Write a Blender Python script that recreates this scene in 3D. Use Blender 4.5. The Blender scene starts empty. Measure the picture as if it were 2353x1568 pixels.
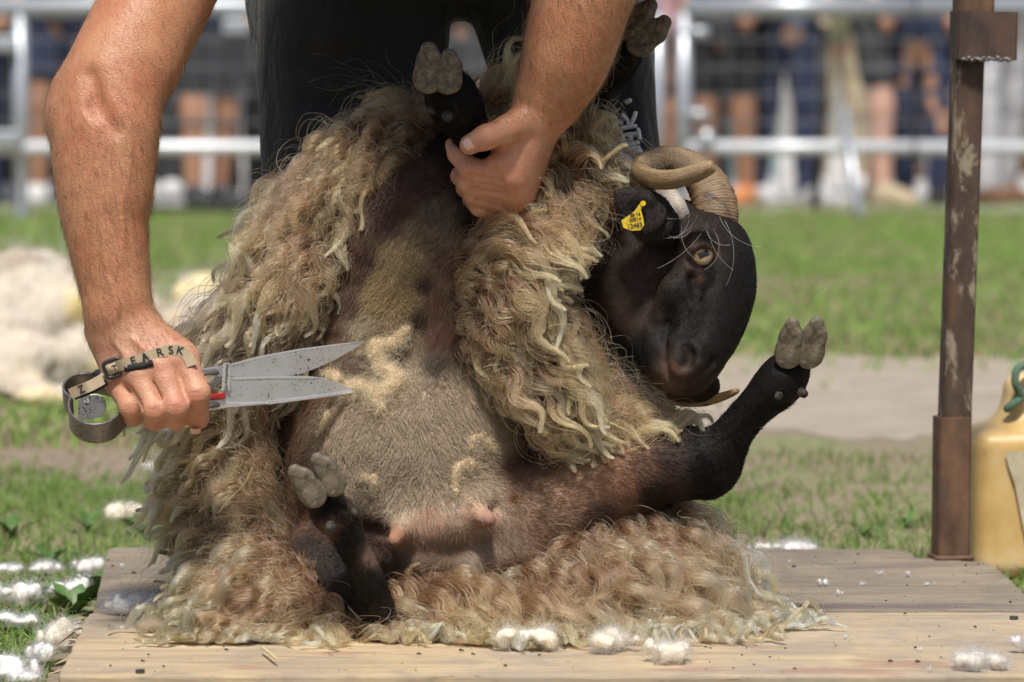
import bpy, math, random
import numpy as np
from mathutils import Vector, Matrix

random.seed(7)
RNG = np.random.default_rng(7)
SC = bpy.context.scene
COL = SC.collection

# ------------------------------------------------------------------ camera, sky, sun, exposure
FPX, CX, CY = 9130.0, 1176.5, 784.0          # photograph measured on a 2353 x 1568 grid
CAM_D, CAM_H = 4.2, 0.604
TILT = math.atan((784 - 200) / FPX)
PX = 0.00046                                 # metres per grid pixel at the sheep

cam_data = bpy.data.cameras.new('camera')
cam = bpy.data.objects.new('camera', cam_data)
COL.objects.link(cam)
SC.camera = cam
cam.location = (0, -CAM_D, CAM_H)
cam.rotation_euler = (math.pi / 2 - TILT, 0, 0)
cam_data.sensor_width = 36.0
cam_data.lens = 36.0 * FPX / 2353.0
cam_data.clip_start = 0.1
cam_data.clip_end = 500.0
cam_data.dof.use_dof = True
cam_data.dof.focus_distance = CAM_D - 0.09
cam_data.dof.aperture_fstop = 6.3
cam_data.dof.aperture_blades = 9

SUN_DIR = Vector((-0.03, -0.44, 0.89)).normalized()      # towards the sun
world = bpy.data.worlds.new('World')
SC.world = world
world.use_nodes = True
wn = world.node_tree
wn.nodes.clear()
w_out = wn.nodes.new('ShaderNodeOutputWorld')
w_bg = wn.nodes.new('ShaderNodeBackground')
w_sky = wn.nodes.new('ShaderNodeTexSky')
w_sky.sky_type = 'NISHITA'
w_sky.sun_disc = False
w_sky.sun_elevation = math.asin(SUN_DIR.z)
w_sky.sun_rotation = math.atan2(SUN_DIR.x, SUN_DIR.y)
w_sky.dust_density = 2.5
w_bg.inputs['Strength'].default_value = 0.078
wn.links.new(w_sky.outputs[0], w_bg.inputs[0])
wn.links.new(w_bg.outputs[0], w_out.inputs[0])

sun_data = bpy.data.lights.new('sun', 'SUN')
sun_data.energy = 4.0
sun_data.angle = math.radians(7.0)
sun_data.color = (1.0, 0.96, 0.90)
sun = bpy.data.objects.new('sun', sun_data)
COL.objects.link(sun)
sun.rotation_euler = SUN_DIR.to_track_quat('Z', 'Y').to_euler()
sun.location = (-3, -4, 8)

SC.view_settings.view_transform = 'Standard'
SC.view_settings.look = 'None'
SC.view_settings.exposure = 0.22
SC.view_settings.gamma = 1.0
SC.view_settings.use_curve_mapping = False
SC.render.engine = 'CYCLES'
SC.cycles.max_bounces = 8
SC.cycles.diffuse_bounces = 3
SC.cycles.glossy_bounces = 3
SC.cycles.transmission_bounces = 4
SC.cycles.transparent_max_bounces = 8
SC.cycles.use_denoising = True
SC.cycles_curves.shape = 'RIBBONS'
SC.cycles_curves.subdivisions = 2

# ------------------------------------------------------------------ photograph pixel -> place
_ct, _st = math.cos(TILT), math.sin(TILT)

def P(px, py, w):
    """point seen at grid pixel (px, py) that stands w metres behind the sheep's plane"""
    a, b = (px - CX) / FPX, -(py - CY) / FPX
    d = np.array([a, _ct + b * _st, -_st + b * _ct])
    return np.array([0, -CAM_D, CAM_H]) + d * ((w + CAM_D) / d[1])

def onz(px, py, z):
    """point on the level plane z under grid pixel (px, py)"""
    a, b = (px - CX) / FPX, -(py - CY) / FPX
    d = np.array([a, _ct + b * _st, -_st + b * _ct])
    return np.array([0, -CAM_D, CAM_H]) + d * ((z - CAM_H) / d[2])

def unit(v):
    v = np.asarray(v, float)
    return v / (np.linalg.norm(v) + 1e-12)

# ------------------------------------------------------------------ object helpers
def tag(o, label=None, cat=None, group=None, kind=None):
    if label: o['label'] = label
    if cat: o['category'] = cat
    if group: o['group'] = group
    if kind: o['kind'] = kind
    return o

def empty(name, loc=(0, 0, 0)):
    o = bpy.data.objects.new(name, None)
    o.empty_display_size = 0.05
    COL.objects.link(o)
    o.location = Vector(loc)
    return o

def put(name, data, mat=None, parent=None, loc=None):
    o = bpy.data.objects.new(name, data)
    COL.objects.link(o)
    if mat is not None:
        data.materials.append(mat)
    if parent is not None:
        o.parent = parent
        o.matrix_parent_inverse = Matrix.Translation(-Vector(parent.location)) if parent.type == 'EMPTY' and parent.parent is None else Matrix.Identity(4)
    if loc is not None:
        o.location = Vector(loc)
    return o

def mesh_from(name, verts, faces, smooth=True, attrs=None):
    """faces: (n,3) or (n,4) integer array or list of lists"""
    me = bpy.data.meshes.new(name)
    if isinstance(faces, np.ndarray):
        n, s = faces.shape
        me.vertices.add(len(verts))
        me.vertices.foreach_set('co', np.asarray(verts, np.float32).ravel())
        me.loops.add(n * s)
        me.loops.foreach_set('vertex_index', faces.astype(np.int32).ravel())
        me.polygons.add(n)
        me.polygons.foreach_set('loop_start', np.arange(0, n * s, s, dtype=np.int32))
        me.update(calc_edges=True)
    else:
        me.from_pydata([tuple(map(float, v)) for v in verts], [], faces)
    me.polygons.foreach_set('use_smooth', np.full(len(me.polygons), smooth))
    for k, a in (attrs or {}).items():
        a = np.asarray(a, np.float32)
        if a.ndim == 2:
            at = me.attributes.new(k, 'FLOAT_COLOR', 'POINT')
            if a.shape[1] == 3:
                a = np.concatenate([a, np.ones((len(a), 1), np.float32)], 1)
            at.data.foreach_set('color', a.ravel())
        else:
            at = me.attributes.new(k, 'FLOAT', 'POINT')
            at.data.foreach_set('value', a.ravel())
    me.validate()
    return me

class MB:
    """collects simple solids into one mesh"""
    def __init__(self):
        self.v, self.f = [], []
    def add(self, verts, faces):
        o = len(self.v)
        self.v += [tuple(map(float, p)) for p in verts]
        self.f += [[i + o for i in f] for f in faces]
        return self
    def box(self, c, s, R=None, bevel=0.0):
        c = np.asarray(c, float); h = np.asarray(s, float) / 2
        if bevel <= 0:
            pts = np.array([[x, y, z] for x in (-1, 1) for y in (-1, 1) for z in (-1, 1)], float) * h
            fs = [[0, 1, 3, 2], [4, 6, 7, 5], [0, 4, 5, 1], [2, 3, 7, 6], [0, 2, 6, 4], [1, 5, 7, 3]]
        else:
            b = min(bevel, h.min() * 0.9)
            pts, idx = [], {}
            for x in (-1, 1):
                for y in (-1, 1):
                    for z in (-1, 1):
                        for ax in range(3):
                            q = np.array([x, y, z], float) * (h - b)
                            q[ax] = (x, y, z)[ax] * h[ax]
                            idx[(x, y, z, ax)] = len(pts); pts.append(q)
            fs = []
            I = lambda x, y, z, a: idx[(x, y, z, a)]
            for s_ in (-1, 1):
                fs.append([I(s_, -1, -1, 0), I(s_, 1, -1, 0), I(s_, 1, 1, 0), I(s_, -1, 1, 0)][::s_])
                fs.append([I(-1, s_, -1, 1), I(-1, s_, 1, 1), I(1, s_, 1, 1), I(1, s_, -1, 1)][::s_])
                fs.append([I(-1, -1, s_, 2), I(1, -1, s_, 2), I(1, 1, s_, 2), I(-1, 1, s_, 2)][::s_])
                for t_ in (-1, 1):
                    fs.append([I(s_, t_, -1, 0), I(s_, t_, -1, 1), I(s_, t_, 1, 1), I(s_, t_, 1, 0)])
                    fs.append([I(s_, -1, t_, 0), I(s_, -1, t_, 2), I(s_, 1, t_, 2), I(s_, 1, t_, 0)])
                    fs.append([I(-1, s_, t_, 1), I(-1, s_, t_, 2), I(1, s_, t_, 2), I(1, s_, t_, 1)])
                    for u_ in (-1, 1):
                        fs.append([I(s_, t_, u_, 0), I(s_, t_, u_, 1), I(s_, t_, u_, 2)])
            pts = np.array(pts)
        if R is not None:
            pts = pts @ np.asarray(R).T
        return self.add(pts + c, fs)
    def tube(self, pts, rad, n=10, caps=True, squash=None, up=None):
        """round (or squashed) tube through pts; rad scalar or list"""
        pts = np.asarray(pts, float)
        m = len(pts)
        rad = np.full(m, rad) if np.isscalar(rad) else np.asarray(rad, float)
        T = np.gradient(pts, axis=0)
        T /= np.linalg.norm(T, axis=1)[:, None] + 1e-12
        u = np.asarray(up if up is not None else (0.0, 0.0, 1.0), float)
        if abs(np.dot(u, T[0])) > 0.95:
            u = np.array([1.0, 0, 0])
        vs = []
        for i in range(m):
            u = unit(u - T[i] * np.dot(u, T[i]))
            b = np.cross(T[i], u)
            for k in range(n):
                a = 2 * math.pi * k / n
                vs.append(pts[i] + rad[i] * (math.cos(a) * u * (squash or 1.0) + math.sin(a) * b))
        fs = [[i * n + k, i * n + (k + 1) % n, (i + 1) * n + (k + 1) % n, (i + 1) * n + k] for i in range(m - 1) for k in range(n)]
        if caps:
            fs.append(list(range(n))[::-1])
            fs.append([(m - 1) * n + k for k in range(n)])
        return self.add(vs, fs)
    def ribbon(self, pts, nrm, width, thick):
        """flat strap through pts; nrm: side direction (width axis) for each point"""
        pts = np.asarray(pts, float); nrm = np.asarray(nrm, float)
        if nrm.ndim == 1: nrm = np.repeat(nrm[None], len(pts), 0)
        T = np.gradient(pts, axis=0)
        width = np.full(len(pts), width) if np.isscalar(width) else np.asarray(width)
        vs = []
        for p, t, s, w in zip(pts, T, nrm, width):
            s = unit(s - unit(t) * np.dot(s, unit(t)))
            b = unit(np.cross(t, s))
            for (i, j) in ((-1, -1), (1, -1), (1, 1), (-1, 1)):
                vs.append(p + s * i * w / 2 + b * j * thick / 2)
        m = len(pts)
        fs = [[i * 4 + k, i * 4 + (k + 1) % 4, i * 4 + 4 + (k + 1) % 4, i * 4 + 4 + k] for i in range(m - 1) for k in range(4)]
        fs += [[3, 2, 1, 0], [(m - 1) * 4 + k for k in range(4)]]
        return self.add(vs, fs)
    def prism(self, poly, z0, z1, M=None):
        """poly (x, y) list extruded z0..z1, optionally mapped by M (3x3, origin)"""
        n = len(poly)
        vs = np.array([(x, y, z) for z in (z0, z1) for x, y in poly], float)
        if M is not None:
            vs = vs @ np.asarray(M[0]).T + np.asarray(M[1])
        fs = [list(range(n))[::-1], list(range(n, 2 * n))] + [[i, (i + 1) % n, n + (i + 1) % n, n + i] for i in range(n)]
        return self.add(vs, fs)
    def build(self, name, mat, parent=None, smooth=False, recalc=True, bevel=0.0):
        import bmesh
        me = mesh_from(name, self.v, self.f, smooth)
        if recalc:
            bm = bmesh.new(); bm.from_mesh(me)
            bmesh.ops.recalc_face_normals(bm, faces=bm.faces)
            bm.to_mesh(me); bm.free()
        o = put(name, me, mat, parent)
        if bevel > 0:
            m = o.modifiers.new('edge', 'BEVEL'); m.width = bevel; m.segments = 2; m.limit_method = 'ANGLE'
        return o

def spline(ctrl, n):
    """Catmull-Rom through control points"""
    c = np.asarray(ctrl, float)
    if c.ndim == 1: c = c[:, None]
    c = np.concatenate([2 * c[:1] - c[1:2], c, 2 * c[-1:] - c[-2:-1]])
    m = len(c) - 3
    t = np.linspace(0, m - 1e-9, n)
    i = t.astype(int); u = (t - i)[:, None]
    p0, p1, p2, p3 = c[i], c[i + 1], c[i + 2], c[i + 3]
    return 0.5 * ((2 * p1) + (-p0 + p2) * u + (2 * p0 - 5 * p1 + 4 * p2 - p3) * u ** 2 + (-p0 + 3 * p1 - 3 * p2 + p3) * u ** 3)

# ------------------------------------------------------------------ numpy noise
_NT = np.random.default_rng(3).random((32, 32, 32)).astype(np.float32)

def noise3(p, scale=1.0, octaves=1):
    """value noise about 0 in [-1, 1] at points p (n,3)"""
    p = np.asarray(p, np.float64) * scale
    out, amp, tot = 0.0, 1.0, 0.0
    for _ in range(octaves):
        i = np.floor(p).astype(int); f = p - i
        f = f * f * (3 - 2 * f)
        r = 0.0
        for dx in (0, 1):
            for dy in (0, 1):
                for dz in (0, 1):
                    w = (f[..., 0] if dx else 1 - f[..., 0]) * (f[..., 1] if dy else 1 - f[..., 1]) * (f[..., 2] if dz else 1 - f[..., 2])
                    r = r + w * _NT[(i[..., 0] + dx) % 32, (i[..., 1] + dy) % 32, (i[..., 2] + dz) % 32]
        out = out + amp * (r * 2 - 1); tot += amp
        amp *= 0.5; p = p * 2.03 + 7.1
    return out / tot

# ------------------------------------------------------------------ solid modelling: distance field -> skin
class Field:
    def __init__(self, lo, hi, vox, far=0.06):
        self.lo = np.asarray(lo, float); self.v = vox
        self.n = np.ceil((np.asarray(hi, float) - self.lo) / vox).astype(int) + 1
        self.f = np.full(self.n, far, np.float32)
        self.ax = [(self.lo[i] + vox * np.arange(self.n[i])).astype(np.float32) for i in range(3)]
    def _win(self, lo, hi, pad):
        a = np.clip(np.floor((np.asarray(lo) - pad - self.lo) / self.v).astype(int), 0, self.n)
        b = np.clip(np.ceil((np.asarray(hi) + pad - self.lo) / self.v).astype(int) + 1, 0, self.n)
        if np.any(b <= a): return None, None
        sl = tuple(slice(a[i], b[i]) for i in range(3))
        X = [self.ax[0][sl[0]][:, None, None], self.ax[1][sl[1]][None, :, None], self.ax[2][sl[2]][None, None, :]]
        return sl, X
    def _merge(self, sl, d, k, op):
        a = self.f[sl]
        if op == 'sub':
            h = np.clip(0.5 - 0.5 * (a + d) / k, 0, 1)
            self.f[sl] = a * (1 - h) - d * h + k * h * (1 - h)
        else:
            h = np.clip(0.5 + 0.5 * (d - a) / k, 0, 1)
            self.f[sl] = d * (1 - h) + a * h - k * h * (1 - h)
    def cone(self, a, b, ra, rb, k=0.01, op='add', flat=None):
        a = np.asarray(a, np.float32); b = np.asarray(b, np.float32)
        r = max(ra, rb)
        sl, X = self._win(np.minimum(a, b) - r, np.maximum(a, b) + r, k + 3 * self.v + 0.004)
        if sl is None: return self
        ba = b - a; L = float(ba @ ba) + 1e-12
        q = [X[i] - a[i] for i in range(3)]
        t = np.clip((q[0] * ba[0] + q[1] * ba[1] + q[2] * ba[2]) / L, 0, 1)
        v = [q[i] - ba[i] * t for i in range(3)]
        d2 = v[0] ** 2 + v[1] ** 2 + v[2] ** 2
        if flat is not None:
            n, s = flat
            vn = v[0] * n[0] + v[1] * n[1] + v[2] * n[2]
            d2 = d2 + vn ** 2 * (1 / s ** 2 - 1)
        self._merge(sl, np.sqrt(d2) - (ra + (rb - ra) * t), k, op)
        return self
    def chain(self, pts, rad, k=0.01, op='add', flat=None, n=None):
        pts = np.asarray(pts, float); rad = np.asarray(rad, float)
        if n:
            q = spline(np.concatenate([pts, rad[:, None]], 1), n)
            pts, rad = q[:, :3], q[:, 3]
        for i in range(len(pts) - 1):
            self.cone(pts[i], pts[i + 1], rad[i], rad[i + 1], k, op, flat)
        return self
    def ell(self, c, r, R=None, k=0.01, op='add'):
        c = np.asarray(c, np.float32); r = np.asarray(r, float)
        m = r.max()
        sl, X = self._win(c - m, c + m, k + 3 * self.v + 0.004)
        if sl is None: return self
        q = [X[i] - c[i] for i in range(3)]
        if R is not None:
            R = np.asarray(R, np.float32)          # rows = local axes
            q = [q[0] * R[i, 0] + q[1] * R[i, 1] + q[2] * R[i, 2] for i in range(3)]
        k0 = np.sqrt((q[0] / r[0]) ** 2 + (q[1] / r[1]) ** 2 + (q[2] / r[2]) ** 2)
        k1 = np.sqrt((q[0] / r[0] ** 2) ** 2 + (q[1] / r[1] ** 2) ** 2 + (q[2] / r[2] ** 2) ** 2) + 1e-6
        self._merge(sl, k0 * (k0 - 1) / k1, k, op)
        return self
    def sample(self, p):
        """distance at points p (n,3), far value outside"""
        g = (np.asarray(p) - self.lo) / self.v
        ok = np.all((g >= 0) & (g < self.n - 1.001), axis=1)
        g = np.clip(g, 0, self.n - 1.002)
        i = g.astype(int); f = g - i
        r = np.zeros(len(g))
        for dx in (0, 1):
            for dy in (0, 1):
                for dz in (0, 1):
                    w = (f[:, 0] if dx else 1 - f[:, 0]) * (f[:, 1] if dy else 1 - f[:, 1]) * (f[:, 2] if dz else 1 - f[:, 2])
                    r += w * self.f[i[:, 0] + dx, i[:, 1] + dy, i[:, 2] + dz]
        return np.where(ok, r, 0.06)
    def grad(self, p):
        e = self.v
        g = np.stack([self.sample(p + np.eye(3)[i] * e) - self.sample(p - np.eye(3)[i] * e) for i in range(3)], 1)
        return g / (np.linalg.norm(g, axis=1)[:, None] + 1e-9)
    def skin(self, smooth=2):
        f = self.f; ins = f < 0
        nx, ny, nz = f.shape
        c = np.zeros((nx - 1, ny - 1, nz - 1), np.uint8)
        offs = [(x, y, z) for x in (0, 1) for y in (0, 1) for z in (0, 1)]
        for x, y, z in offs:
            c += ins[x:nx - 1 + x, y:ny - 1 + y, z:nz - 1 + z]
        act = np.argwhere((c > 0) & (c < 8))
        vid = np.full(c.shape, -1, np.int64)
        vid[act[:, 0], act[:, 1], act[:, 2]] = np.arange(len(act))
        val = np.stack([f[act[:, 0] + x, act[:, 1] + y, act[:, 2] + z] for x, y, z in offs], 1)
        acc = np.zeros((len(act), 3)); cnt = np.zeros(len(act))
        O = np.array(offs, float)
        for a in range(8):
            for b in range(a + 1, 8):
                if np.abs(O[a] - O[b]).sum() != 1: continue
                m = (val[:, a] < 0) != (val[:, b] < 0)
                t = np.where(m, val[:, a] / (val[:, a] - val[:, b] + 1e-20), 0)
                acc += np.where(m[:, None], O[a] + (O[b] - O[a]) * t[:, None], 0); cnt += m
        V = self.lo + (act + acc / cnt[:, None]) * self.v
        F = []
        for ax in range(3):
            s0 = [slice(1, -1)] * 3; s1 = [slice(1, -1)] * 3
            s0[ax] = slice(0, -1); s1[ax] = slice(1, None)
            A, B = ins[tuple(s0)], ins[tuple(s1)]
            e = np.argwhere(A != B)
            flip = A[e[:, 0], e[:, 1], e[:, 2]]
            base = e + 1; base[:, ax] -= 1
            u, w = (ax + 1) % 3, (ax + 2) % 3
            q = []
            for du, dw in ((-1, -1), (0, -1), (0, 0), (-1, 0)):
                cc = base.copy(); cc[:, u] += du; cc[:, w] += dw
                q.append(vid[cc[:, 0], cc[:, 1], cc[:, 2]])
            q = np.stack(q, 1)
            q = np.where(flip[:, None], q, q[:, ::-1])
            F.append(q)
        F = np.concatenate(F)
        F = F[np.all(F >= 0, axis=1)]
        return relax(V, F, smooth), F

def relax(V, F, it, amount=0.6):
    if it <= 0: return V
    n = len(V)
    e = np.concatenate([F[:, [i, (i + 1) % F.shape[1]]] for i in range(F.shape[1])])
    a = np.concatenate([e[:, 0], e[:, 1]]); b = np.concatenate([e[:, 1], e[:, 0]])
    deg = np.bincount(a, minlength=n) + 1e-9
    for _ in range(it):
        m = np.stack([np.bincount(a, weights=V[b, i], minlength=n) / deg for i in range(3)], 1)
        V = V + (m - V) * amount
    return V

def normals(V, F):
    n = np.cross(V[F[:, 2]] - V[F[:, 0]], V[F[:, 3 if F.shape[1] == 4 else 1]] - V[F[:, 1 if F.shape[1] == 4 else 0]])
    if F.shape[1] == 3: n = np.cross(V[F[:, 1]] - V[F[:, 0]], V[F[:, 2]] - V[F[:, 0]])
    out = np.zeros_like(V)
    for j in range(F.shape[1]):
        for i in range(3):
            out[:, i] += np.bincount(F[:, j], weights=n[:, i], minlength=len(V))
    return out / (np.linalg.norm(out, axis=1)[:, None] + 1e-12)

def scatter(V, F, n, rng, weight=None):
    """n random points on the quads/tris of a mesh, with normals"""
    N = normals(V, F)
    T = F if F.shape[1] == 3 else np.concatenate([F[:, [0, 1, 2]], F[:, [0, 2, 3]]])
    ar = np.linalg.norm(np.cross(V[T[:, 1]] - V[T[:, 0]], V[T[:, 2]] - V[T[:, 0]]), axis=1)
    if weight is not None: ar = ar * weight[T].mean(1)
    i = rng.choice(len(T), n, p=ar / ar.sum())
    r1 = np.sqrt(rng.random(n)); r2 = rng.random(n)
    b = np.stack([1 - r1, r1 * (1 - r2), r1 * r2], 1)[:, :, None]
    p = (V[T[i]] * b).sum(1); q = (N[T[i]] * b).sum(1)
    return p, q / (np.linalg.norm(q, axis=1)[:, None] + 1e-12)

def hair(name, pts, rad, tint, mat, parent=None, kind=None):
    """pts (m, n, 3), rad (n,) or (m, n), tint (m,3) or (m,n,3)"""
    m, n, _ = pts.shape
    hc = bpy.data.hair_curves.new(name)
    hc.add_curves([n] * m)
    hc.attributes['position'].data.foreach_set('vector', np.ascontiguousarray(pts, np.float32).ravel())
    ra = hc.attributes.get('radius') or hc.attributes.new('radius', 'FLOAT', 'POINT')
    ra.data.foreach_set('value', np.ascontiguousarray(np.broadcast_to(rad, (m, n)), np.float32).ravel())
    tint = np.asarray(tint, np.float32)
    dom = 'CURVE' if tint.ndim == 2 else 'POINT'
    at = hc.attributes.new('tint', 'FLOAT_COLOR', dom)
    t4 = np.concatenate([tint, np.ones(tint.shape[:-1] + (1,), np.float32)], -1)
    at.data.foreach_set('color', np.ascontiguousarray(t4).ravel())
    o = put(name, hc, mat, parent)
    if kind: o['kind'] = kind
    return o

# ------------------------------------------------------------------ materials
MATS = {}
class NT:
    def __init__(self, name):
        self.m = bpy.data.materials.new(name); self.m.use_nodes = True
        self.t = self.m.node_tree; self.t.nodes.clear()
        self.out = self.t.nodes.new('ShaderNodeOutputMaterial')
        MATS[name] = self.m
    def n(self, kind, **kw):
        nd = self.t.nodes.new('ShaderNode' + kind)
        for k, v in kw.items():
            if k.startswith('_'): setattr(nd, k[1:], v)
            else:
                key = k.replace('__', ' ')
                nd.inputs[key if key in nd.inputs else int(key[1:])].default_value = v
        return nd
    def l(self, a, b): self.t.links.new(a, b)
    def coord(self, kind='Object', scale=None):
        c = self.n('TexCoord').outputs[kind]
        if scale is None: return c
        mp = self.n('Mapping'); mp.inputs['Scale'].default_value = scale
        self.l(c, mp.inputs[0]); return mp.outputs[0]
    def noise(self, vec, scale, detail=4, rough=0.55, dist=0.0):
        nd = self.n('TexNoise'); nd.inputs['Scale'].default_value = scale; nd.inputs['Detail'].default_value = detail
        nd.inputs['Roughness'].default_value = rough; nd.inputs['Distortion'].default_value = dist
        self.l(vec, nd.inputs['Vector']); return nd.outputs['Fac']
    def ramp(self, fac, stops, interp='LINEAR'):
        r = self.n('ValToRGB'); cr = r.color_ramp; cr.interpolation = interp
        while len(cr.elements) < len(stops): cr.elements.new(0.5)
        for e, (p, c) in zip(cr.elements, stops):
            e.position = p; e.color = (*c, 1.0) if len(c) == 3 else c
        self.l(fac, r.inputs[0]); return r.outputs[0]
    def mix(self, fac, a, b, mode='MIX'):
        m = self.n('MixRGB', _blend_type=mode)
        for s, x in ((0, fac), (1, a), (2, b)):
            if hasattr(x, 'links') or hasattr(x, 'is_linked'): self.l(x, m.inputs[s])
            else: m.inputs[s].default_value = x if s == 0 else (*x, 1.0)
        return m.outputs[0]
    def bump(self, h, strength=0.3, dist=0.002, normal=None):
        b = self.n('Bump'); b.inputs['Strength'].default_value = strength; b.inputs['Distance'].default_value = dist
        self.l(h, b.inputs['Height'])
        if normal is not None: self.l(normal, b.inputs['Normal'])
        return b.outputs[0]
    def bsdf(self, color, rough=0.6, normal=None, **kw):
        p = self.n('BsdfPrincipled')
        for k, v in (('Base Color', color), ('Roughness', rough)):
            if hasattr(v, 'is_linked'): self.l(v, p.inputs[k])
            else: p.inputs[k].default_value = (*v, 1.0) if k == 'Base Color' else v
        if normal is not None: self.l(normal, p.inputs['Normal'])
        for k, v in kw.items():
            key = k.replace('_', ' ')
            if hasattr(v, 'is_linked'): self.l(v, p.inputs[key])
            else: p.inputs[key].default_value = v
        self.l(p.outputs[0], self.out.inputs[0])
        self.p = p
        return self.m
    def attr(self, name, out='Color'):
        a = self.n('Attribute'); a.attribute_name = name
        return a.outputs[out]

def mat_plain(name, color, rough=0.6, metallic=0.0, var=0.15, scale=20.0, bump=0.15):
    m = NT(name); c = m.coord()
    f = m.noise(c, scale, 6, 0.6)
    col = m.ramp(f, [(0.3, tuple(x * (1 - var) for x in color)), (0.7, tuple(min(1, x * (1 + var)) for x in color))])
    return m.bsdf(col, rough, m.bump(f, bump, 0.002), Metallic=metallic)

def mat_fibre(name, rough=0.38, radial=0.6, gam=(1.10, 1.42, 1.60)):
    """scattering hair fibre coloured by the strand's own tint"""
    m = NT(name)
    h = m.t.nodes.new('ShaderNodeBsdfHairPrincipled')
    h.model = 'CHIANG'; h.parametrization = 'COLOR'
    sep = m.n('SeparateColor'); m.l(m.attr('tint'), sep.inputs[0]); com = m.n('CombineColor')
    for i, e in enumerate(gam):
        pw = m.n('Math', _operation='POWER'); m.l(sep.outputs[i], pw.inputs[0]); pw.inputs[1].default_value = e; m.l(pw.outputs[0], com.inputs[i])
    m.l(com.outputs[0], h.inputs['Color'])
    h.inputs['Roughness'].default_value = rough
    h.inputs['Radial Roughness'].default_value = radial
    h.inputs['Random Roughness'].default_value = 0.2
    m.l(h.outputs[0], m.out.inputs[0])
    return m.m

def mat_hair(name, rough=0.45, trans=0.25, spec=0.4):
    m = NT(name)
    col = m.attr('tint')
    p = m.n('BsdfPrincipled'); m.l(col, p.inputs['Base Color'])
    p.inputs['Roughness'].default_value = rough
    p.inputs['Specular IOR Level'].default_value = spec
    t = m.n('BsdfTranslucent'); m.l(col, t.inputs[0])
    mx = m.n('MixShader'); mx.inputs[0].default_value = trans
    m.l(p.outputs[0], mx.inputs[1]); m.l(t.outputs[0], mx.inputs[2])
    m.l(mx.outputs[0], m.out.inputs[0])
    return m.m

# ================================================================== THE SETTING
def rbox(self, c, half, r, R=None, k=0.01, op='add'):
    c = np.asarray(c, np.float32); half = np.asarray(half, float)
    m = np.linalg.norm(half)
    sl, X = self._win(c - m, c + m, k + 3 * self.v + 0.004)
    if sl is None: return self
    q = [X[i] - c[i] for i in range(3)]
    if R is not None:
        R = np.asarray(R, np.float32)
        q = [q[0] * R[i, 0] + q[1] * R[i, 1] + q[2] * R[i, 2] for i in range(3)]
    q = [np.abs(q[i]) - (half[i] - r) for i in range(3)]
    d = np.sqrt(sum(np.maximum(x, 0) ** 2 for x in q)) + np.minimum(np.maximum(np.maximum(q[0], q[1]), q[2]), 0) - r
    self._merge(sl, d, k, op)
    return self
Field.rbox = rbox

# --- ground sheet: trampled soil under the grass
m = NT('soil'); c = m.coord()
f1 = m.noise(c, 2.2, 6, 0.6); f2 = m.noise(c, 38, 5, 0.65)
soil = m.ramp(f2, [(0.25, (0.14, 0.105, 0.07)), (0.55, (0.26, 0.20, 0.14)), (0.8, (0.40, 0.33, 0.24))])
green = m.ramp(f2, [(0.3, (0.12, 0.16, 0.045)), (0.7, (0.23, 0.26, 0.10))])
col = m.mix(m.ramp(f1, [(0.46, (0, 0, 0)), (0.66, (0.9, 0.9, 0.9))]), soil, green)
m.bsdf(col, 0.9, m.bump(f2, 0.8, 0.01))
g = MB().add([(-150, -12, 0), (150, -12, 0), (150, 300, 0), (-150, 300, 0)], [[0, 1, 2, 3]])
tag(g.build('ground', MATS['soil']), kind='structure')

# --- bare trodden path crossing behind the board
m = NT('dry_dirt'); c = m.coord()
f1 = m.noise(c, 7, 7, 0.68); f2 = m.noise(c, 60, 5, 0.7)
col = m.mix(0.4, m.ramp(f1, [(0.3, (0.27, 0.215, 0.16)), (0.7, (0.52, 0.44, 0.35))]), m.ramp(f2, [(0.3, (0.22, 0.18, 0.14)), (0.7, (0.5, 0.43, 0.35))]))
m.bsdf(col, 0.95, m.bump(f2, 0.8, 0.012))
def strip(x0, x1, ya, yb, amp, n=60, z=0.004):
    xs = np.linspace(x0, x1, n)
    rip = amp * .55 * noise3(np.stack([xs * 14, xs * 0 + 3, xs * 0], 1), 1, 4)
    lo = ya + rip + amp * noise3(np.stack([xs * 2.2, xs * 0, xs * 0 + 1], 1), 1, 6)
    hi = yb - rip + amp * noise3(np.stack([xs * 2.2, xs * 0 + 5, xs * 0], 1), 1, 6)
    v = [(x, y, z) for x, y in zip(xs, lo)] + [(x, y, z) for x, y in zip(xs, hi)]
    return MB().add(v, [[i, i + 1, n + i + 1, n + i] for i in range(n - 1)])
strip(0.05, 9, 2.60, 4.75, 0.40, 700, 0.0012).build('path', MATS['dry_dirt'])['kind'] = 'structure'

# --- paved yard behind the barrier
m = NT('paving'); c = m.coord()
f1 = m.noise(c, 0.8, 5, 0.6); f2 = m.noise(c, 30, 4, 0.6)
col = m.mix(0.35, m.ramp(f1, [(0.3, (0.40, 0.38, 0.36)), (0.7, (0.56, 0.54, 0.51))]), m.ramp(f2, [(0.3, (0.36, 0.35, 0.33)), (0.7, (0.58, 0.56, 0.53))]))
m.bsdf(col, 0.85, m.bump(f2, 0.4, 0.004))
strip(-40, 40, 15.0, 70, 0.12, 400, 0.006).build('pavement', MATS['paving'])['kind'] = 'structure'

# --- grass
mat_hair('grass_blade', 0.5, 0.35, 0.3)
PATHF = lambda x, y: (x > 0.15) & (y > 2.45) & (y < 4.6)
BOARD_POLY = [tuple(onz(a, b, 0.0)[:2]) for a, b in ((238, 1258), (2262, 1290), (2480, 1430), (2700, 1560), (120, 1560))]
def in_board(x, y, grow=0.0):
    return (y > -0.50 - grow) & (y < 0.53 + grow) & (x > -0.455 - 0.07 * (y + 0.45) - grow) & (x < 0.60 + grow)

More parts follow.
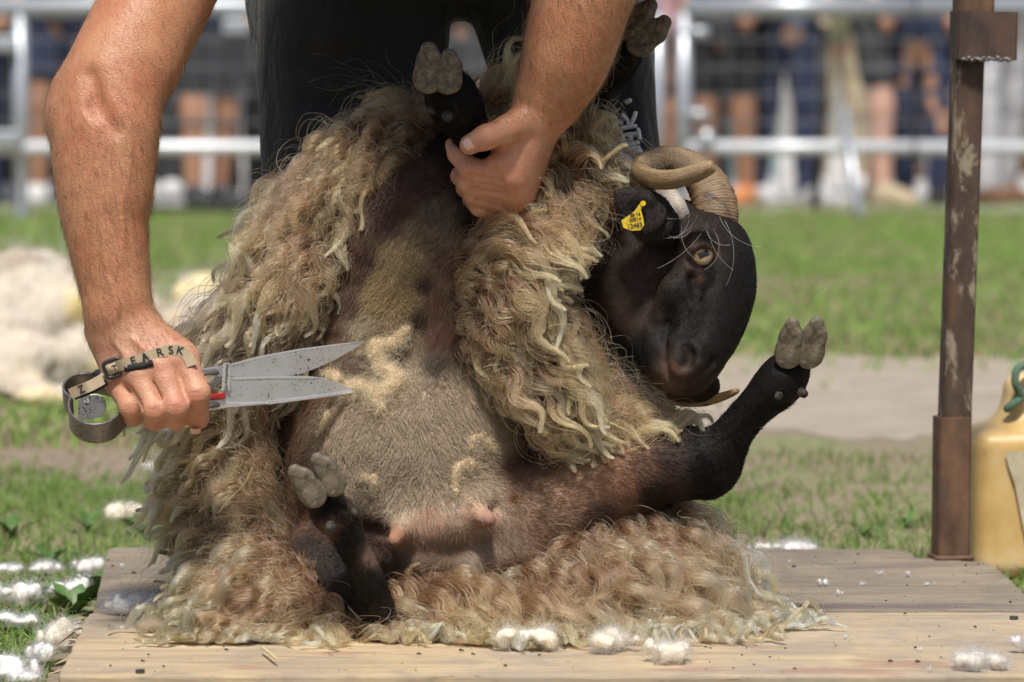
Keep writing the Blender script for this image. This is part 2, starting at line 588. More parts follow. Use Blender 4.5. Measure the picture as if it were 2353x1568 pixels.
def grass_field(name, n, y0, y1, hmin, hmax, rad, dens_scale, thr, seed, soft=0.0):
    r = np.random.default_rng(seed)
    y = y0 + (y1 - y0) * r.random(n * 3) ** 1.0
    half = 0.165 * (y + CAM_D) + 0.25
    x = (r.random(n * 3) * 2 - 1) * half
    keep = ~in_board(x, y)
    p = np.stack([x, y, y * 0], 1)
    d = noise3(p, dens_scale, 3) + 0.35 * noise3(p, dens_scale * 6, 2)
    edge = np.where(PATHF(x, y + 0.30 * noise3(p, 3.0, 2)), -1.15, 0.0)
    keep &= (d + edge + 0.25 * r.standard_normal(len(x)) > thr)
    x, y = x[keep][:n], y[keep][:n]; n = len(x)
    p = np.stack([x, y, y * 0 - 0.002], 1)
    h = hmin + (hmax - hmin) * r.random(n) ** 1.6
    az = r.random(n) * 6.283; lean = 0.25 + 0.9 * r.random(n)
    t = np.linspace(0, 1, 5)[None, :, None]
    side = np.stack([np.cos(az), np.sin(az), az * 0], 1)[:, None]
    pts = p[:, None] + h[:, None, None] * (np.array([0, 0, 1.0]) * (t - 0.35 * lean[:, None, None] * t ** 2) + side * lean[:, None, None] * 0.75 * t ** 1.7)
    k = r.random(n)[:, None]; dry = np.clip(0.28 - 0.55 * noise3(p, 1.7, 3), 0.03, 0.8)
    gcol = (np.array([0.115, 0.215, 0.038]) * (1 - k) + np.array([0.30, 0.42, 0.115]) * k) * (1 + .25 * (y0 > 1))
    scol = np.array([0.42, 0.36, 0.22]) * (0.7 + 0.6 * k)
    tint = np.where(r.random(n)[:, None] < dry[:, None], scol, gcol)
    o = hair(name, pts, rad * np.array([1, 1.1, 0.9, 0.6, 0.15]), tint, MATS['grass_blade'])
    return o
gr = grass_field('grass', 36000, -0.62, 2.6, 0.006, 0.034, 0.0011, 1.9, 0.10, 11)
tag(gr, 'short patchy green grass with straw growing around the wooden board', 'grass', kind='stuff')
gr2 = grass_field('grass', 60000, 2.4, 15.5, 0.02, 0.055, 0.0035, 0.55, -0.40, 12)
tag(gr2, 'long bright green grass strip between dirt path and metal barrier', 'grass', kind='stuff')

# --- wooden shearing board: two planks side by side
def mat_wood(name, pale, mid, dark, stain, sc):
    m = NT(name); c = m.coord(scale=(1.0, 1.0, 1.0))
    g1 = m.noise(m.coord(scale=(1.1, 15, 15)), 1.0 * sc, 7, 0.72, 1.6)
    g2 = m.noise(m.coord(scale=(9, 230, 230)), 1.0, 5, 0.75, 0.5)
    b = m.noise(c, 5.5, 7, 0.68, .5)
    s = m.noise(m.coord(scale=(5, 13, 13)), 1.0, 5, 0.6)
    sp = m.noise(c, 90, 3, 0.6)
    col = m.ramp(g1, [(0.34, dark), (0.46, mid), (0.62, pale)])
    col = m.mix(0.45, col, m.ramp(g2, [(0.36, dark), (0.5, mid), (0.64, pale)]))
    col = m.mix(m.ramp(b, [(0.42, (0, 0, 0)), (0.62, (0.75, 0.75, 0.75))]), col, (mid[0] * .74, mid[0] * .62, mid[0] * .49))
    col = m.mix(m.ramp(s, [(0.57, (0, 0, 0)), (0.66, (0.75, 0.75, 0.75))]), col, stain)
    col = m.mix(m.ramp(sp, [(0.70, (0, 0, 0)), (0.74, (0.8, 0.8, 0.8))]), col, (0.10, 0.08, 0.06))
    gr_ = m.noise(c, 11, 7, .7, .8)
    col = m.mix(m.ramp(gr_, [(.48, (0, 0, 0)), (.62, (.55, .55, .55))]), col, (dark[0] * 1.25, dark[0] * 1.02, dark[0] * .78))
    crack = m.ramp(g2, [(0.26, (0, 0, 0)), (0.36, (1, 1, 1))])
    h = m.mix(0.5, g1, crack)
    return m.bsdf(col, 0.82, m.bump(h, 0.8, 0.004))
mat_wood('plank_front_wood', (0.60, 0.47, 0.295), (0.46, 0.345, 0.205), (0.22, 0.155, 0.09), (0.34, 0.20, 0.145), 1.0)
mat_wood('plank_rear_wood', (0.37, 0.305, 0.22), (0.265, 0.21, 0.148), (0.125, 0.096, 0.07), (0.13, 0.10, 0.10), 1.2)
BT = 0.05
def outline(pp, z, seg=0.02, rough=0.0025, seed=0):
    """photo outline -> level polygon with chipped edges"""
    q = [onz(a, b, z)[:2] for a, b in pp]; out = []
    r = np.random.default_rng(seed)
    for i in range(len(q)):
        a, b = q[i], q[(i + 1) % len(q)]
        n = max(2, int(np.linalg.norm(b - a) / seg))
        nr = unit(np.array([b[1] - a[1], a[0] - b[0]]))
        ph = r.random() * 50
        for j in range(n):
            t = j / n
            w = 0 if j == 0 else noise3(np.array([[t * n * 0.8 + ph, i * 3.3, 0.5]]), 1, 2)[0]
            out.append(tuple(a + (b - a) * t + nr * w * rough))
    return out
board = empty('shearing_board', onz(1176, 1405, 0.0))
tag(board, 'weathered wooden shearing board of two planks lying on the grass', 'board')
rear = outline([(246, 1262), (262, 1258), (2050, 1262), (2092, 1268), (2106, 1281), (2262, 1292), (2290, 1303), (2353, 1362), (2415, 1402), (214, 1403)], BT, seed=1)
front = outline([(206, 1409), (2425, 1407), (2640, 1551), (1500, 1553), (900, 1551), (136, 1552), (142, 1530), (160, 1500), (172, 1470), (188, 1440)], BT - 0.0015, rough=0.005, seed=2)
MB().prism(rear, 0.004, BT).build('plank', MATS['plank_rear_wood'], board, bevel=0.003)['label'] = 'grey weathered rear plank'
MB().prism(front, 0.004, BT - 0.0015).build('plank', MATS['plank_front_wood'], board, bevel=0.003)['label'] = 'pale yellowish front plank with splintered end'

# nails and splinters of the board
mat_plain('nail_steel', (0.12, 0.11, 0.105), 0.5, 0.7)
for a, b in ((317, 1403), (322, 1548), (2330, 1425)):
    p = onz(a, b - 4, BT)
    MB().tube([p + (0, 0, -0.004), p + (0, 0, 0.0022)], 0.0045, 8).build('nail', MATS['nail_steel'], board)
mb = MB(); r = np.random.default_rng(5)
for i in range(14):
    a = onz(140 + r.random() * 50, 1425 + r.random() * 125, 0.02 + 0.028 * r.random())
    d = np.array([-0.005 - 0.010 * r.random(), 0.004 * r.standard_normal(), 0.004 * r.standard_normal()])
    mb.tube([a - d * 0.8, a + d * 0.3, a + d], [0.0022, 0.0015, 0.0004], 4)
mb.build('splinters', MATS['plank_front_wood'], board)['kind'] = 'stuff'

# --- rusty post standing in a socket on the board
def mat_rust(name, base, rust, pale, pale_amt):
    m = NT(name); c = m.coord(scale=(1, 1, 0.55))
    f1 = m.noise(c, 26, 7, 0.65); f2 = m.noise(c, 60, 6, 0.7); f3 = m.noise(m.coord(scale=(1, 1, 0.45)), 38, 7, 0.68, 0.3)
    col = m.ramp(f1, [(0.32, tuple(x * 0.5 for x in base)), (0.5, base), (0.66, rust)])
    col = m.mix(m.ramp(f2, [(0.55, (0, 0, 0)), (0.72, (0.7, 0.7, 0.7))]), col, tuple(x * 0.6 for x in rust))
    col = m.mix(m.ramp(f3, [(pale_amt, (0, 0, 0)), (pale_amt + 0.08, (0.85, 0.85, 0.85))]), col, pale)
    return m.bsdf(col, m.ramp(f2, [(0.3, (0.55, 0.55, 0.55)), (0.7, (0.85, 0.85, 0.85))]), m.bump(f2, 0.5, 0.002), Metallic=0.15)
mat_rust('rust_flaked', (0.088, 0.056, 0.040), (0.15, 0.075, 0.036), (0.34, 0.28, 0.20), 0.52)
mat_rust('rust_brown', (0.145, 0.080, 0.047), (0.20, 0.105, 0.055), (0.10, 0.07, 0.055), 0.56)
mat_rust('rust_dark', (0.085, 0.053, 0.042), (0.12, 0.062, 0.04), (0.07, 0.05, 0.042), 0.6)
pb = onz(2184, 1283, BT)
post = empty('rusty_post', pb)
tag(post, 'rusty square steel post with offset collar standing in a socket', 'post')
def sq_tube(a, b, wx, wy, wall, rz, n=2):
    """hollow square tube from a to b"""
    a, b = np.asarray(a, float), np.asarray(b, float); T = unit(b - a)
    e1 = unit(np.array([math.cos(rz), math.sin(rz), 0]) - T * np.dot(T, [math.cos(rz), math.sin(rz), 0])); e2 = np.cross(T, e1)
    def ring(p, ax, ay, ch):
        pts = [(-ax + ch, -ay), (ax - ch, -ay), (ax, -ay + ch), (ax, ay - ch), (ax - ch, ay), (-ax + ch, ay), (-ax, ay - ch), (-ax, -ay + ch)]
        return [p + e1 * x + e2 * y for x, y in pts]
    vs = ring(a, wx / 2, wy / 2, 0.003) + ring(b, wx / 2, wy / 2, 0.003) + ring(a, wx / 2 - wall, wy / 2 - wall, 0.002) + ring(b, wx / 2 - wall, wy / 2 - wall, 0.002)
    fs = []
    for k in range(8):
        j = (k + 1) % 8
        fs += [[k, j, 8 + j, 8 + k], [16 + k, 24 + k, 24 + j, 16 + j], [8 + k, 8 + j, 24 + j, 24 + k], [k, 16 + k, 16 + j, j]]
    return MB().add(vs, fs)
rz = math.radians(9)
s_top = P(2188, 957, pb[1])
sq_tube(pb, s_top, 0.0385, 0.0385, 0.003, rz).build('socket', MATS['rust_brown'], post, bevel=0.0006)
u0 = pb + (s_top - pb) * 0.3; u1 = P(2226, 60, pb[1])
sq_tube(u0, u1, 0.0335, 0.0335, 0.003, rz).build('upright', MATS['rust_flaked'], post)
c0, c1 = P(2258, 138, pb[1] - 0.004), P(2261, 27, pb[1] - 0.004)
sq_tube(c0, c1, 0.0715, 0.052, 0.0035, math.radians(4)).build('collar', MATS['rust_dark'], post)
sq_tube(P(2236, 90, pb[1] + 0.004), P(2240, -420, pb[1] + 0.004), 0.044, 0.036, 0.003, math.radians(4)).build('upright', MATS['rust_brown'], post)
# weld bead under the collar and at the base
mb = MB()
for t in np.linspace(0, 1, 17):
    q = P(2215 + 105 * t, 136 + 3 * math.sin(t * 40), pb[1] - 0.031)
    mb.tube([q - (0.003, 0, 0), q + (0.003, 0, 0)], [0.0022 + 0.001 * math.sin(t * 70), 0.0016], 6)
mb.build('weld_bead', mat_plain('weld_metal', (0.20, 0.18, 0.17), 0.45, 0.6, 0.6, 200), post, smooth=True)
mb = MB(); e1 = np.array([math.cos(rz), math.sin(rz), 0]); e2 = np.array([-math.sin(rz), math.cos(rz), 0])
sqr = [pb + e1 * a * 0.0205 + e2 * b * 0.0205 + (0, 0, 0.002) for a, b in ((-1, -1), (1, -1), (1, 1), (-1, 1), (-1, -1))]
path = np.concatenate([np.linspace(sqr[i], sqr[i + 1], 9)[:-1] for i in range(4)])
mb.tube(np.concatenate([path, path[:1]]), 0.0032, 6)
mb.build('weld_bead', MATS['rust_brown'], post, smooth=True)

# --- yellow plastic canister behind the board
m = NT('canister_plastic'); c = m.coord()
f1 = m.noise(c, 9, 6, 0.6); f2 = m.noise(m.coord(scale=(1, 1, 0.25)), 70, 4, 0.6)
col = m.ramp(f1, [(0.3, (0.52, 0.32, 0.10)), (0.5, (0.68, 0.47, 0.19)), (0.7, (0.78, 0.62, 0.36))])
col = m.mix(m.ramp(f2, [(0.62, (0, 0, 0)), (0.72, (0.4, 0.4, 0.4))]), col, (0.35, 0.2, 0.07))
grad = m.n('SeparateXYZ'); m.l(c, grad.inputs[0])
col = m.mix(m.ramp(grad.outputs['Z'], [(0.17, (0, 0, 0)), (0.24, (0.55, 0.55, 0.55))]), col, (0.72, 0.56, 0.32))
m.bsdf(col, 0.42, m.bump(f1, 0.1, 0.004), Subsurface_Weight=0.35, Subsurface_Radius=(0.05, 0.03, 0.01), Subsurface_Scale=0.3)
cb = onz(2450, 1338, 0.0); cb[1] += 0.09
can = empty('plastic_canister', cb)
tag(can, 'dirty yellow plastic canister with torn label beside the rusty post', 'canister')
F = Field(cb - (0.15, 0.12, 0.01), cb + (0.15, 0.12, 0.29), 0.004)
hx, hy = 0.112, 0.078
F.rbox(cb + (0, 0, 0.092), (hx, hy, 0.092), 0.022, k=0.004)
F.rbox(cb + (0.0, 0, 0.20), (hx * 0.60, 0.030, 0.050), 0.02, k=0.05)
F.cone(cb + (0.055, 0, 0.2), cb + (0.055, 0, 0.262), 0.026, 0.024, 0.02)
F.cone(cb + (-0.02, -0.1, 0.212), cb + (-0.02, 0.1, 0.212), 0.017, 0.017, 0.012, 'sub')
F.cone(cb + (-0.045, -0.1, 0.214), cb + (0.01, -0.1, 0.21), 0.014, 0.014, 0.012, 'sub')
F.cone(cb + (-0.045, 0.1, 0.214), cb + (0.01, 0.1, 0.21), 0.014, 0.014, 0.012, 'sub')
for zz in np.linspace(0.025, 0.10, 7):      # moulded ribs on the front panel
    F.cone(cb + (-0.03, -hy - 0.0015, zz), cb + (0.08, -hy - 0.0015, zz), 0.0045, 0.0045, 0.004)
V, Q = F.skin(2)
put('body', mesh_from('canister_body', V, Q), MATS['canister_plastic'], can)
MB().tube([cb + (0.055, 0, 0.258), cb + (0.055, 0, 0.284)], 0.026, 24).build('cap', mat_plain('cap_red', (0.35, 0.05, 0.03), 0.5), can, bevel=0.002)
m = NT('torn_paper'); c = m.coord(); f1 = m.noise(c, 40, 6, 0.6)
m.bsdf(m.ramp(f1, [(0.3, (0.42, 0.35, 0.22)), (0.7, (0.66, 0.58, 0.42))]), 0.7, m.bump(f1, 0.4, 0.001))
lab = [(-0.062, 0.160), (-0.058, 0.142), (-0.050, 0.12), (-0.045, 0.095), (-0.040, 0.07), (-0.036, 0.052), (-0.028, 0.046), (-0.02, 0.058), (-0.008, 0.05), (0.02, 0.047), (0.07, 0.05), (0.085, 0.08), (0.085, 0.160)]
MB().prism(lab, -0.0004, 0.0004, (np.array([[1, 0, 0], [0, 0, -1], [0, 1, 0]], float), cb + (-.013, -hy - 0.0052, 0))).build('label_sticker', MATS['torn_paper'], can)['label'] = 'torn faded paper label'
rp = spline([P(2353 - 14 + a, b, cb[1] - 0.035 + c_) for a, b, c_ in ((50, 852, .02), (20, 840, 0), (-2, 850, -.012), (-6, 880, -.016), (4, 905, -.012), (-8, 925, -.008), (-25, 940, -.01), (-10, 930, -.015), (12, 908, -.005), (30, 880, .02))], 60)
MB().tube(rp, 0.0052, 10).build('rope', mat_plain('green_rope', (0.10, 0.17, 0.11), 0.85, 0, 0.4, 300, 0.6), can, smooth=True)

# --- steel barrier fence
mat_plain('galvanised', (0.47, 0.50, 0.54), 0.36, 0.45, 0.10, 30, 0.05)
mat_plain('dull_wire', (0.20, 0.21, 0.23), 0.5, 0.3, 0.1, 30, 0.05)
FW = 14.07
mat_plain('rail_highlight', (0.74, 0.76, 0.79), 0.35, 0.15, 0.08, 30, 0.05)  # lighter than the other rails: bottom rail's highlight put into the colour
def fence_z(py): return P(1176, py, FW)[2]
def fx(px): return P(px, 300, FW)[0]
Z_TOP, Z_LOW = fence_z(17), fence_z(340)
def barrier(x0, x1, label, posts, y=FW, rails=True):
    t = empty('barrier_fence', (x0, y, 0)); tag(t, label, 'fence', 'metal barriers in front of the crowd')
    MB().tube([(x0, y, Z_TOP), (x1, y, Z_TOP)], 0.045, 14).build('top_rail', MATS['galvanised'], t, True)
    MB().tube([(x0, y, Z_LOW), (x1, y, Z_LOW)], 0.032, 12).build('bottom_rail', MATS['rail_highlight'], t, True)
    for px in posts:
        MB().tube([(px, y, 0.0), (px, y, Z_TOP - 0.02)], 0.034, 12).build('post', MATS['galvanised'], t, True)
        MB().box((px, y, 0.008), (0.09, 0.5, 0.012)).build('foot', MATS['galvanised'], t)
    w = MB()
    for x in np.arange(x0 + 0.09, x1, 0.105): w.tube([(x, y, Z_LOW), (x, y, Z_TOP)], 0.0025, 4, False)
    for z in np.arange(Z_LOW + 0.12, Z_TOP - 0.03, 0.125): w.tube([(x0, y + 0.006, z), (x1, y + 0.006, z)], 0.0025, 4, False)
    w.build('wire_mesh', MATS['dull_wire'], t)['kind'] = 'stuff'
    return t
fa = barrier(fx(-760), fx(1512), 'long metal barrier panel with wire mesh behind the shearer', [fx(-740), fx(48), fx(800), fx(1510)])
fb = barrier(fx(1572), fx(2100), 'short metal barrier panel behind the horned head with slanting stay', [fx(1572)], FW + 0.03)
fc = barrier(fx(2104), fx(3400), 'metal barrier panel beyond the rusty post and canister', [fx(2950), fx(3395)], FW - 0.06)
for yy in (75, 264):                         # coupling hooks between the panels
    zz = fence_z(yy)
    MB().tube([(fx(1572), FW + 0.02, zz), (fx(1625), FW - 0.03, zz)], 0.026, 10).build('coupling', MATS['galvanised'], fb, True)
for a, b in (((1625, 300), (1622, 345)),):
    MB().tube([P(a[0], a[1], FW), P(b[0], b[1], FW)], 0.035, 10).build('clamp', MATS['galvanised'], fb, True)
for px, yy in ((18, 102), (545, 62), (18, 318)):
    MB().box((fx(px), FW - 0.05, fence_z(yy)), (0.12, 0.05, 0.07), bevel=0.01).build('clamp', MATS['galvanised'], fa)
MB().tube([P(1945, 250, FW - 0.05), P(1955, 360, FW - 0.2), P(1976, 498, FW - 0.45)], [0.018, 0.022, 0.026], 8).build('stay', MATS['galvanised'], fb, True)
MB().tube([P(1893, 60, FW + .1), P(1893, 250, FW + .1), P(1872, 480, FW + .1)], 0.022, 8).build('stay', mat_plain('black_paint', (0.025, 0.027, 0.03), 0.5), fb, True)

# ================================================================== THE SHEARER
def PP(lst): return np.array([P(*q) for q in lst])
m = NT('skin'); c = m.coord()
base = m.attr('col')
f1 = m.noise(c, 55, 5, 0.6); f2 = m.noise(c, 420, 3, 0.6); f3 = m.noise(c, 16, 4, 0.6); f4 = m.noise(m.coord(scale=(1, 1, 2.6)), 300, 3, 0.6)
col = m.mix(m.ramp(f1, [(0.38, (0, 0, 0)), (0.64, (0.50, 0.50, 0.50))]), base, (0.42, 0.125, 0.07))
col = m.mix(m.ramp(f3, [(0.4, (0, 0, 0)), (0.68, (0.42, 0.42, 0.42))]), col, (0.58, 0.34, 0.19))
col = m.mix(m.ramp(f2, [(0.62, (0, 0, 0)), (0.72, (0.35, 0.35, 0.35))]), col, (0.26, 0.10, 0.055))
h = m.mix(0.45, f2, f4)
m.bsdf(col, m.ramp(f1, [(0.3, (0.36, 0.36, 0.36)), (0.7, (0.52, 0.52, 0.52))]), m.bump(h, 0.55, 0.0022), Subsurface_Weight=0.16, Subsurface_Radius=(0.010, 0.004, 0.002), Subsurface_Scale=0.5, Specular_IOR_Level=0.45)

def arm_colour(V, hot, wrist_py):
    """tan arm, paler and redder hand"""
    pale = np.array([0.57, 0.305, 0.195]); tan = np.array([0.475, 0.210, 0.105])
    z = V[:, 2]; wz = P(280, wrist_py, -0.15)[2]
    t = np.clip((wz - z) / 0.035 + 0.5, 0, 1)[:, None]
    colr = tan * (1 - t) + pale * t
    for p, r, a in hot:
        d = np.linalg.norm(V - p, axis=1)[:, None]
        w = a * np.exp(-(d / r) ** 2)
        colr = colr * (1 - w) + np.array([0.58, 0.19, 0.125]) * w
    return colr

SK_V, SK_F, SK_C = [], [], []
def add_skin(V, Fq, C):
    o = sum(len(v) for v in SK_V)
    SK_V.append(V); SK_F.append(Fq + o); SK_C.append(C)

# --- arm that works the shears
lo, hi = P(60, 1010, -0.16) - (0.0, 0.16, 0.0), P(640, -360, 0.06) + (0.02, 0.06, 0.0)
F = Field(lo, hi, 0.0017)
armA = [(540, -350, 0.0), (395, -70, -.08), (318, 85, -.125), (262, 190, -.148), (240, 262, -.158), (233, 340, -.165), (236, 450, -.175), (250, 570, -.184), (266, 670, -.190), (277, 735, -.195)]
F.chain(PP(armA), [.068, .0545, .0525, .0495, .0465, .0465, .0425, .0365, .0315, .0295], k=0.012, n=22)
F.cone(P(160, 222, -.140), P(156, 262, -.150), .014, .015, 0.035)             # point of the elbow
F.cone(P(290, 292, -.178), P(282, 430, -.185), .028, .022, 0.030)             # forearm muscle
F.cone(P(300, 205, -.165), P(330, 160, -.15), .020, .024, 0.030)
F.cone(P(208, 175, -.198), P(218, 240, -.212), .0025, .004, 0.016, 'sub')      # tendon groove
F.cone(P(218, 240, -.212), P(268, 300, -.219), .004, .002, 0.016, 'sub')
F.cone(P(285, 205, -.2135), P(345, 216, -.196), .0006, .0010, 0.004, 'sub')     # elbow creases
F.cone(P(275, 238, -.2180), P(338, 248, -.202), .0006, .0010, 0.004, 'sub')
flat = (np.array([0, 1.0, 0.25]) / math.hypot(1, .25), 0.78)
W0 = (278, 748, -.195)
mcp = [(424, 828, -.222), (370, 846, -.230), (318, 864, -.228), (271, 884, -.212)]
car = [(308, 762, -.196), (290, 764, -.198), (268, 766, -.197), (246, 768, -.193)]
mr = [.0150, .0152, .0148, .0135]
for a, b, r in zip(car, mcp, mr):
    F.cone(P(*a), P(*b), r * 1.28, r, 0.020, flat=flat)
F.cone(P(330, 775, -.195), P(415, 822, -.205), .020, .017, 0.02)              # thumb-side web
for a, b in zip(car[:3], mcp[:3]):                                              # tendons
    F.cone(P(a[0], a[1] + 5, a[2] - .0235), P(b[0], b[1] - 4, b[2] - .0115), .0016, .0020, 0.008)
fing = [([(424, 828, -.222), (454, 905, -.236), (453, 960, -.214), (446, 962, -.188)], [.0142, .0124, .0118, .0100]),
        ([(370, 846, -.230), (405, 936, -.246), (404, 962, -.226), (402, 955, -.196)], [.0145, .0122, .0116, .0100]),
        ([(318, 864, -.228), (356, 943, -.243), (355, 963, -.222), (353, 952, -.192)], [.0142, .0120, .0114, .0098]),
        ([(271, 884, -.212), (301, 936, -.228), (304, 956, -.208), (303, 945, -.180)], [.0128, .0110, .0106, .0092])]
FINE = []
for pts, rr in fing:
    G = PP(pts)
    for i in range(3):
        F.cone(G[i], G[i + 1], rr[i] * (1.0 if i else .96), rr[i + 1], 0.0034)
    F.ell(G[1] + (0, -.0035, .001), (rr[1] * 1.0, rr[1] * .9, rr[1] * .95), k=0.006)
    FINE.append(G)
for pts, rr in fing:                                                             # skin folds over the middle joints
    q = P(*pts[1])
    for dz in (-.0025, .0015):
        F.cone(q + (-.0065, -rr[1] * 1.02 - .002, dz), q + (.0065, -rr[1] * 1.02 - .002, dz + .0005), .0006, .0006, 0.0022, 'sub')
for i in range(3):                                                               # clefts between the fingers
    a, b = fing[i][0], fing[i + 1][0]
    mid = [((a[j][0] + b[j][0]) / 2, (a[j][1] + b[j][1]) / 2, min(a[j][2], b[j][2]) - .006) for j in (0, 1)]
    p0 = P(mid[0][0] * .7 + mid[1][0] * .3, mid[0][1] * .7 + mid[1][1] * .3, mid[0][2] - .004)
    F.cone(p0, P(*mid[1]), .0008, .0018, 0.004, 'sub')
F.chain(PP([(320, 775, -.180), (392, 838, -.168), (440, 885, -.168), (470, 905, -.175)]), [.019, .0145, .013, .011], k=0.015)   # thumb behind the handle
for vein in ([(300, 330), (296, 400), (280, 470), (284, 540), (270, 610)], [(225, 380), (236, 450), (228, 520), (246, 590), (240, 660)], [(250, 640), (270, 700), (262, 740)], [(300, 775), (330, 800), (345, 830)], [(262, 785), (285, 815), (292, 850)], [(345, 790), (385, 815), (400, 835)]):
    vp = []
    for a_, b_ in vein:
        q = np.array([P(a_, b_, w_) for w_ in np.linspace(-.27, -.15, 120)]); dd = F.sample(q); i_ = int(np.argmax(dd < 0))
        if dd[i_] < 0: vp.append(q[i_])
    if len(vp) > 2:
        vp = spline(np.array(vp), 14); F.chain(vp + (0, .0004, 0), np.full(14, .0013), k=.0030)
F.cone(P(228, 712, -.205), P(232, 722, -.207), .009, .009, 0.016)                # wrist bone
V, Q = F.skin(3)
hot = [(P(*pts[1]) + (0, -.012, 0), .010, .55) for pts, _ in fing] + [(P(*pts[0]) + (0, -.012, 0), .013, .25) for pts, _ in fing] + [(P(235, 275, -.20), .05, .15)]
hot += [(P(448, 975, -.225), .010, .5), (P(402, 980, -.235), .010, .4), (P(355, 980, -.23), .010, .4)]
CA = arm_colour(V, hot, 735)
add_skin(V, Q, CA); ARM_A = (V, Q); ARMF_A = F

# --- arm that holds the foreleg
lo, hi = P(1010, 540, -0.10) - (0.0, 0.14, 0.0), P(1590, -440, 0.06) + (0.02, 0.06, 0.0)
F = Field(lo, hi, 0.0017)
F.chain(PP([(1500, -430, .02), (1440, -190, -.085), (1356, -40, -.10), (1322, 60, -.10), (1300, 140, -.098), (1270, 205, -.094), (1244, 258, -.088)]), [.066, .050, .0465, .0445, .0405, .0335, .0285], k=0.012, n=16)
F.cone(P(1340, -20, -.12), P(1295, 130, -.112), .030, .022, 0.03)
mcp = [(1176, 404, -.100), (1190, 437, -.088), (1190, 468, -.072), (1178, 494, -.055)]
car = [(1226, 282, -.098), (1234, 290, -.084), (1238, 300, -.068), (1238, 312, -.052)]
for a, b, r in zip(car, mcp, (.0185, .0185, .0178, .0165)):
    F.cone(P(*a), P(*b), r * 1.12, r * .93, 0.012)
thumb = [(1212, 276, -.104), (1163, 298, -.124), (1116, 316, -.133), (1079, 333, -.130)]
for i, (r0, r1) in enumerate(((.0195, .0138), (.0132, .0122), (.0125, .0105))):
    F.cone(P(*thumb[i]), P(*thumb[i + 1]), r0, r1, 0.006)
F.ell(P(1170, 330, -.100), (.020, .016, .016), k=0.012)                        # flesh between thumb and index
F.ell(P(1150, 372, -.108), (.016, .012, .010), k=0.008)
fingB = [([(1176, 404, -.100), (1080, 389, -.108), (1051, 354, -.094), (1041, 334, -.080)], [.0148, .0118, .0102, .0086]),
         ([(1190, 437, -.088), (1078, 420, -.098), (1058, 405, -.062), (1090, 396, -.042)], [.0145, .0114, .0100, .0088]),
         ([(1190, 468, -.072), (1090, 447, -.087), (1070, 432, -.052), (1100, 422, -.032)], [.0140, .0112, .0098, .0086]),
         ([(1178, 494, -.055), (1103, 475, -.073), (1084, 462, -.045), (1110, 452, -.030)], [.0130, .0104, .0092, .0080])]
for pts, rr in fingB:
    for i in range(3):
        F.cone(P(*pts[i]), P(*pts[i + 1]), rr[i] * (1 if i else .92), rr[i + 1], 0.0035)
F.cone(P(1105, 352, -.128), P(1160, 346, -.124), .0016, .0026, 0.006, 'sub')     # fold under the thumb
for (a, b) in (((1128, 300, -.1465), (1136, 322, -.1475)), ((1136, 296, -.1455), (1143, 316, -.1465))):
    F.cone(P(*a), P(*b), .0006, .0006, 0.002, 'sub')
for i in range(3):
    a, b = fingB[i][0], fingB[i + 1][0]
    q = [((a[j][0] + b[j][0]) / 2, (a[j][1] + b[j][1]) / 2, min(a[j][2], b[j][2]) - .008) for j in (0, 1)]
    F.cone(P(q[0][0] * .75 + q[1][0] * .25, q[0][1] * .75 + q[1][1] * .25, q[0][2] - .004), P(*q[1]), .0010, .0022, 0.005, 'sub')
V, Q = F.skin(3)
hot = [(P(1176, 404, -.115), .014, .5), (P(1190, 437, -.10), .013, .45), (P(1190, 468, -.085), .012, .4), (P(1120, 372, -.11), .02, .35), (P(1080, 390, -.11), .012, .35), (P(1118, 316, -.145), .012, .3)]
CB = arm_colour(V, hot, 285)
add_skin(V, Q, CB); ARM_B = (V, Q)

# --- trunk, neck, head and legs of the same body, mostly above the picture
F = Field(P(480, 1390, 0.0) - (0.05, 0.62, 0.02), P(1600, -900, .5) + (0.05, 0.10, 0.05), 0.011)
hipL, hipR = P(880, -60, .30), P(1180, -60, .30)
kneeL, kneeR = P(790, 470, .22), P(1330, 500, .22)
footL, footR = np.array([-.205, .40, BT + .07]), np.array([.155, .40, BT + .07])
chest, pelv = P(1010, -470, -.02), P(1030, -190, .31)
F.chain([pelv, pelv * .5 + chest * .5 + (0, 0, .03), chest], [.075, .095, .120], k=0.04)
F.cone(P(560, -400, .0), P(1480, -440, .0), .075, .075, 0.06)
F.cone(P(560, -380, .0), P(470, -250, -.03), .066, .058, 0.03)
F.cone(P(1480, -440, .0), P(1470, -330, -.03), .066, .058, 0.03)
neck = chest + (0, -.12, .10); head = neck + (0, -.16, .05)
F.cone(chest + (0, -.05, .06), head, .062, .058, 0.03)
F.ell(head + (0, -.02, .015), (.074, .10, .095), k=0.02)
F.cone(head + (0, -.07, -.06), head + (0, -.115, -.05), .030, .022, 0.02)
F.cone(head + (0, -.118, -.005), head + (0, -.128, -.022), .008, .014, 0.012)    # nose
for s in (-1, 1): F.ell(head + (s * .076, .0, -.005), (.010, .020, .030), k=0.008)
for leg in ([(810, -120, .30), (805, 150, .27), (782, 480, .235), (775, 760, .275), (766, 1180, .375)], [(1270, -120, .30), (1318, 150, .27), (1374, 480, .235), (1424, 800, .255), (1442, 1190, .375)]):
    F.chain(PP(leg), [.060, .056, .048, .040, .040], k=0.012)
V, Q = F.skin(2)
add_skin(V, Q, np.tile(np.array([0.47, 0.215, 0.12]), (len(V), 1)))
person = empty('person', np.array([0.0, .36, BT]))
tag(person, 'person in black trousers bending over the sheep, bare arms, gripping shears and foreleg', 'person')
BV, BF, BC = np.concatenate(SK_V), np.concatenate(SK_F), np.concatenate(SK_C)
put('body', mesh_from('person_body', BV, BF, attrs={'col': BC}), MATS['skin'], person)

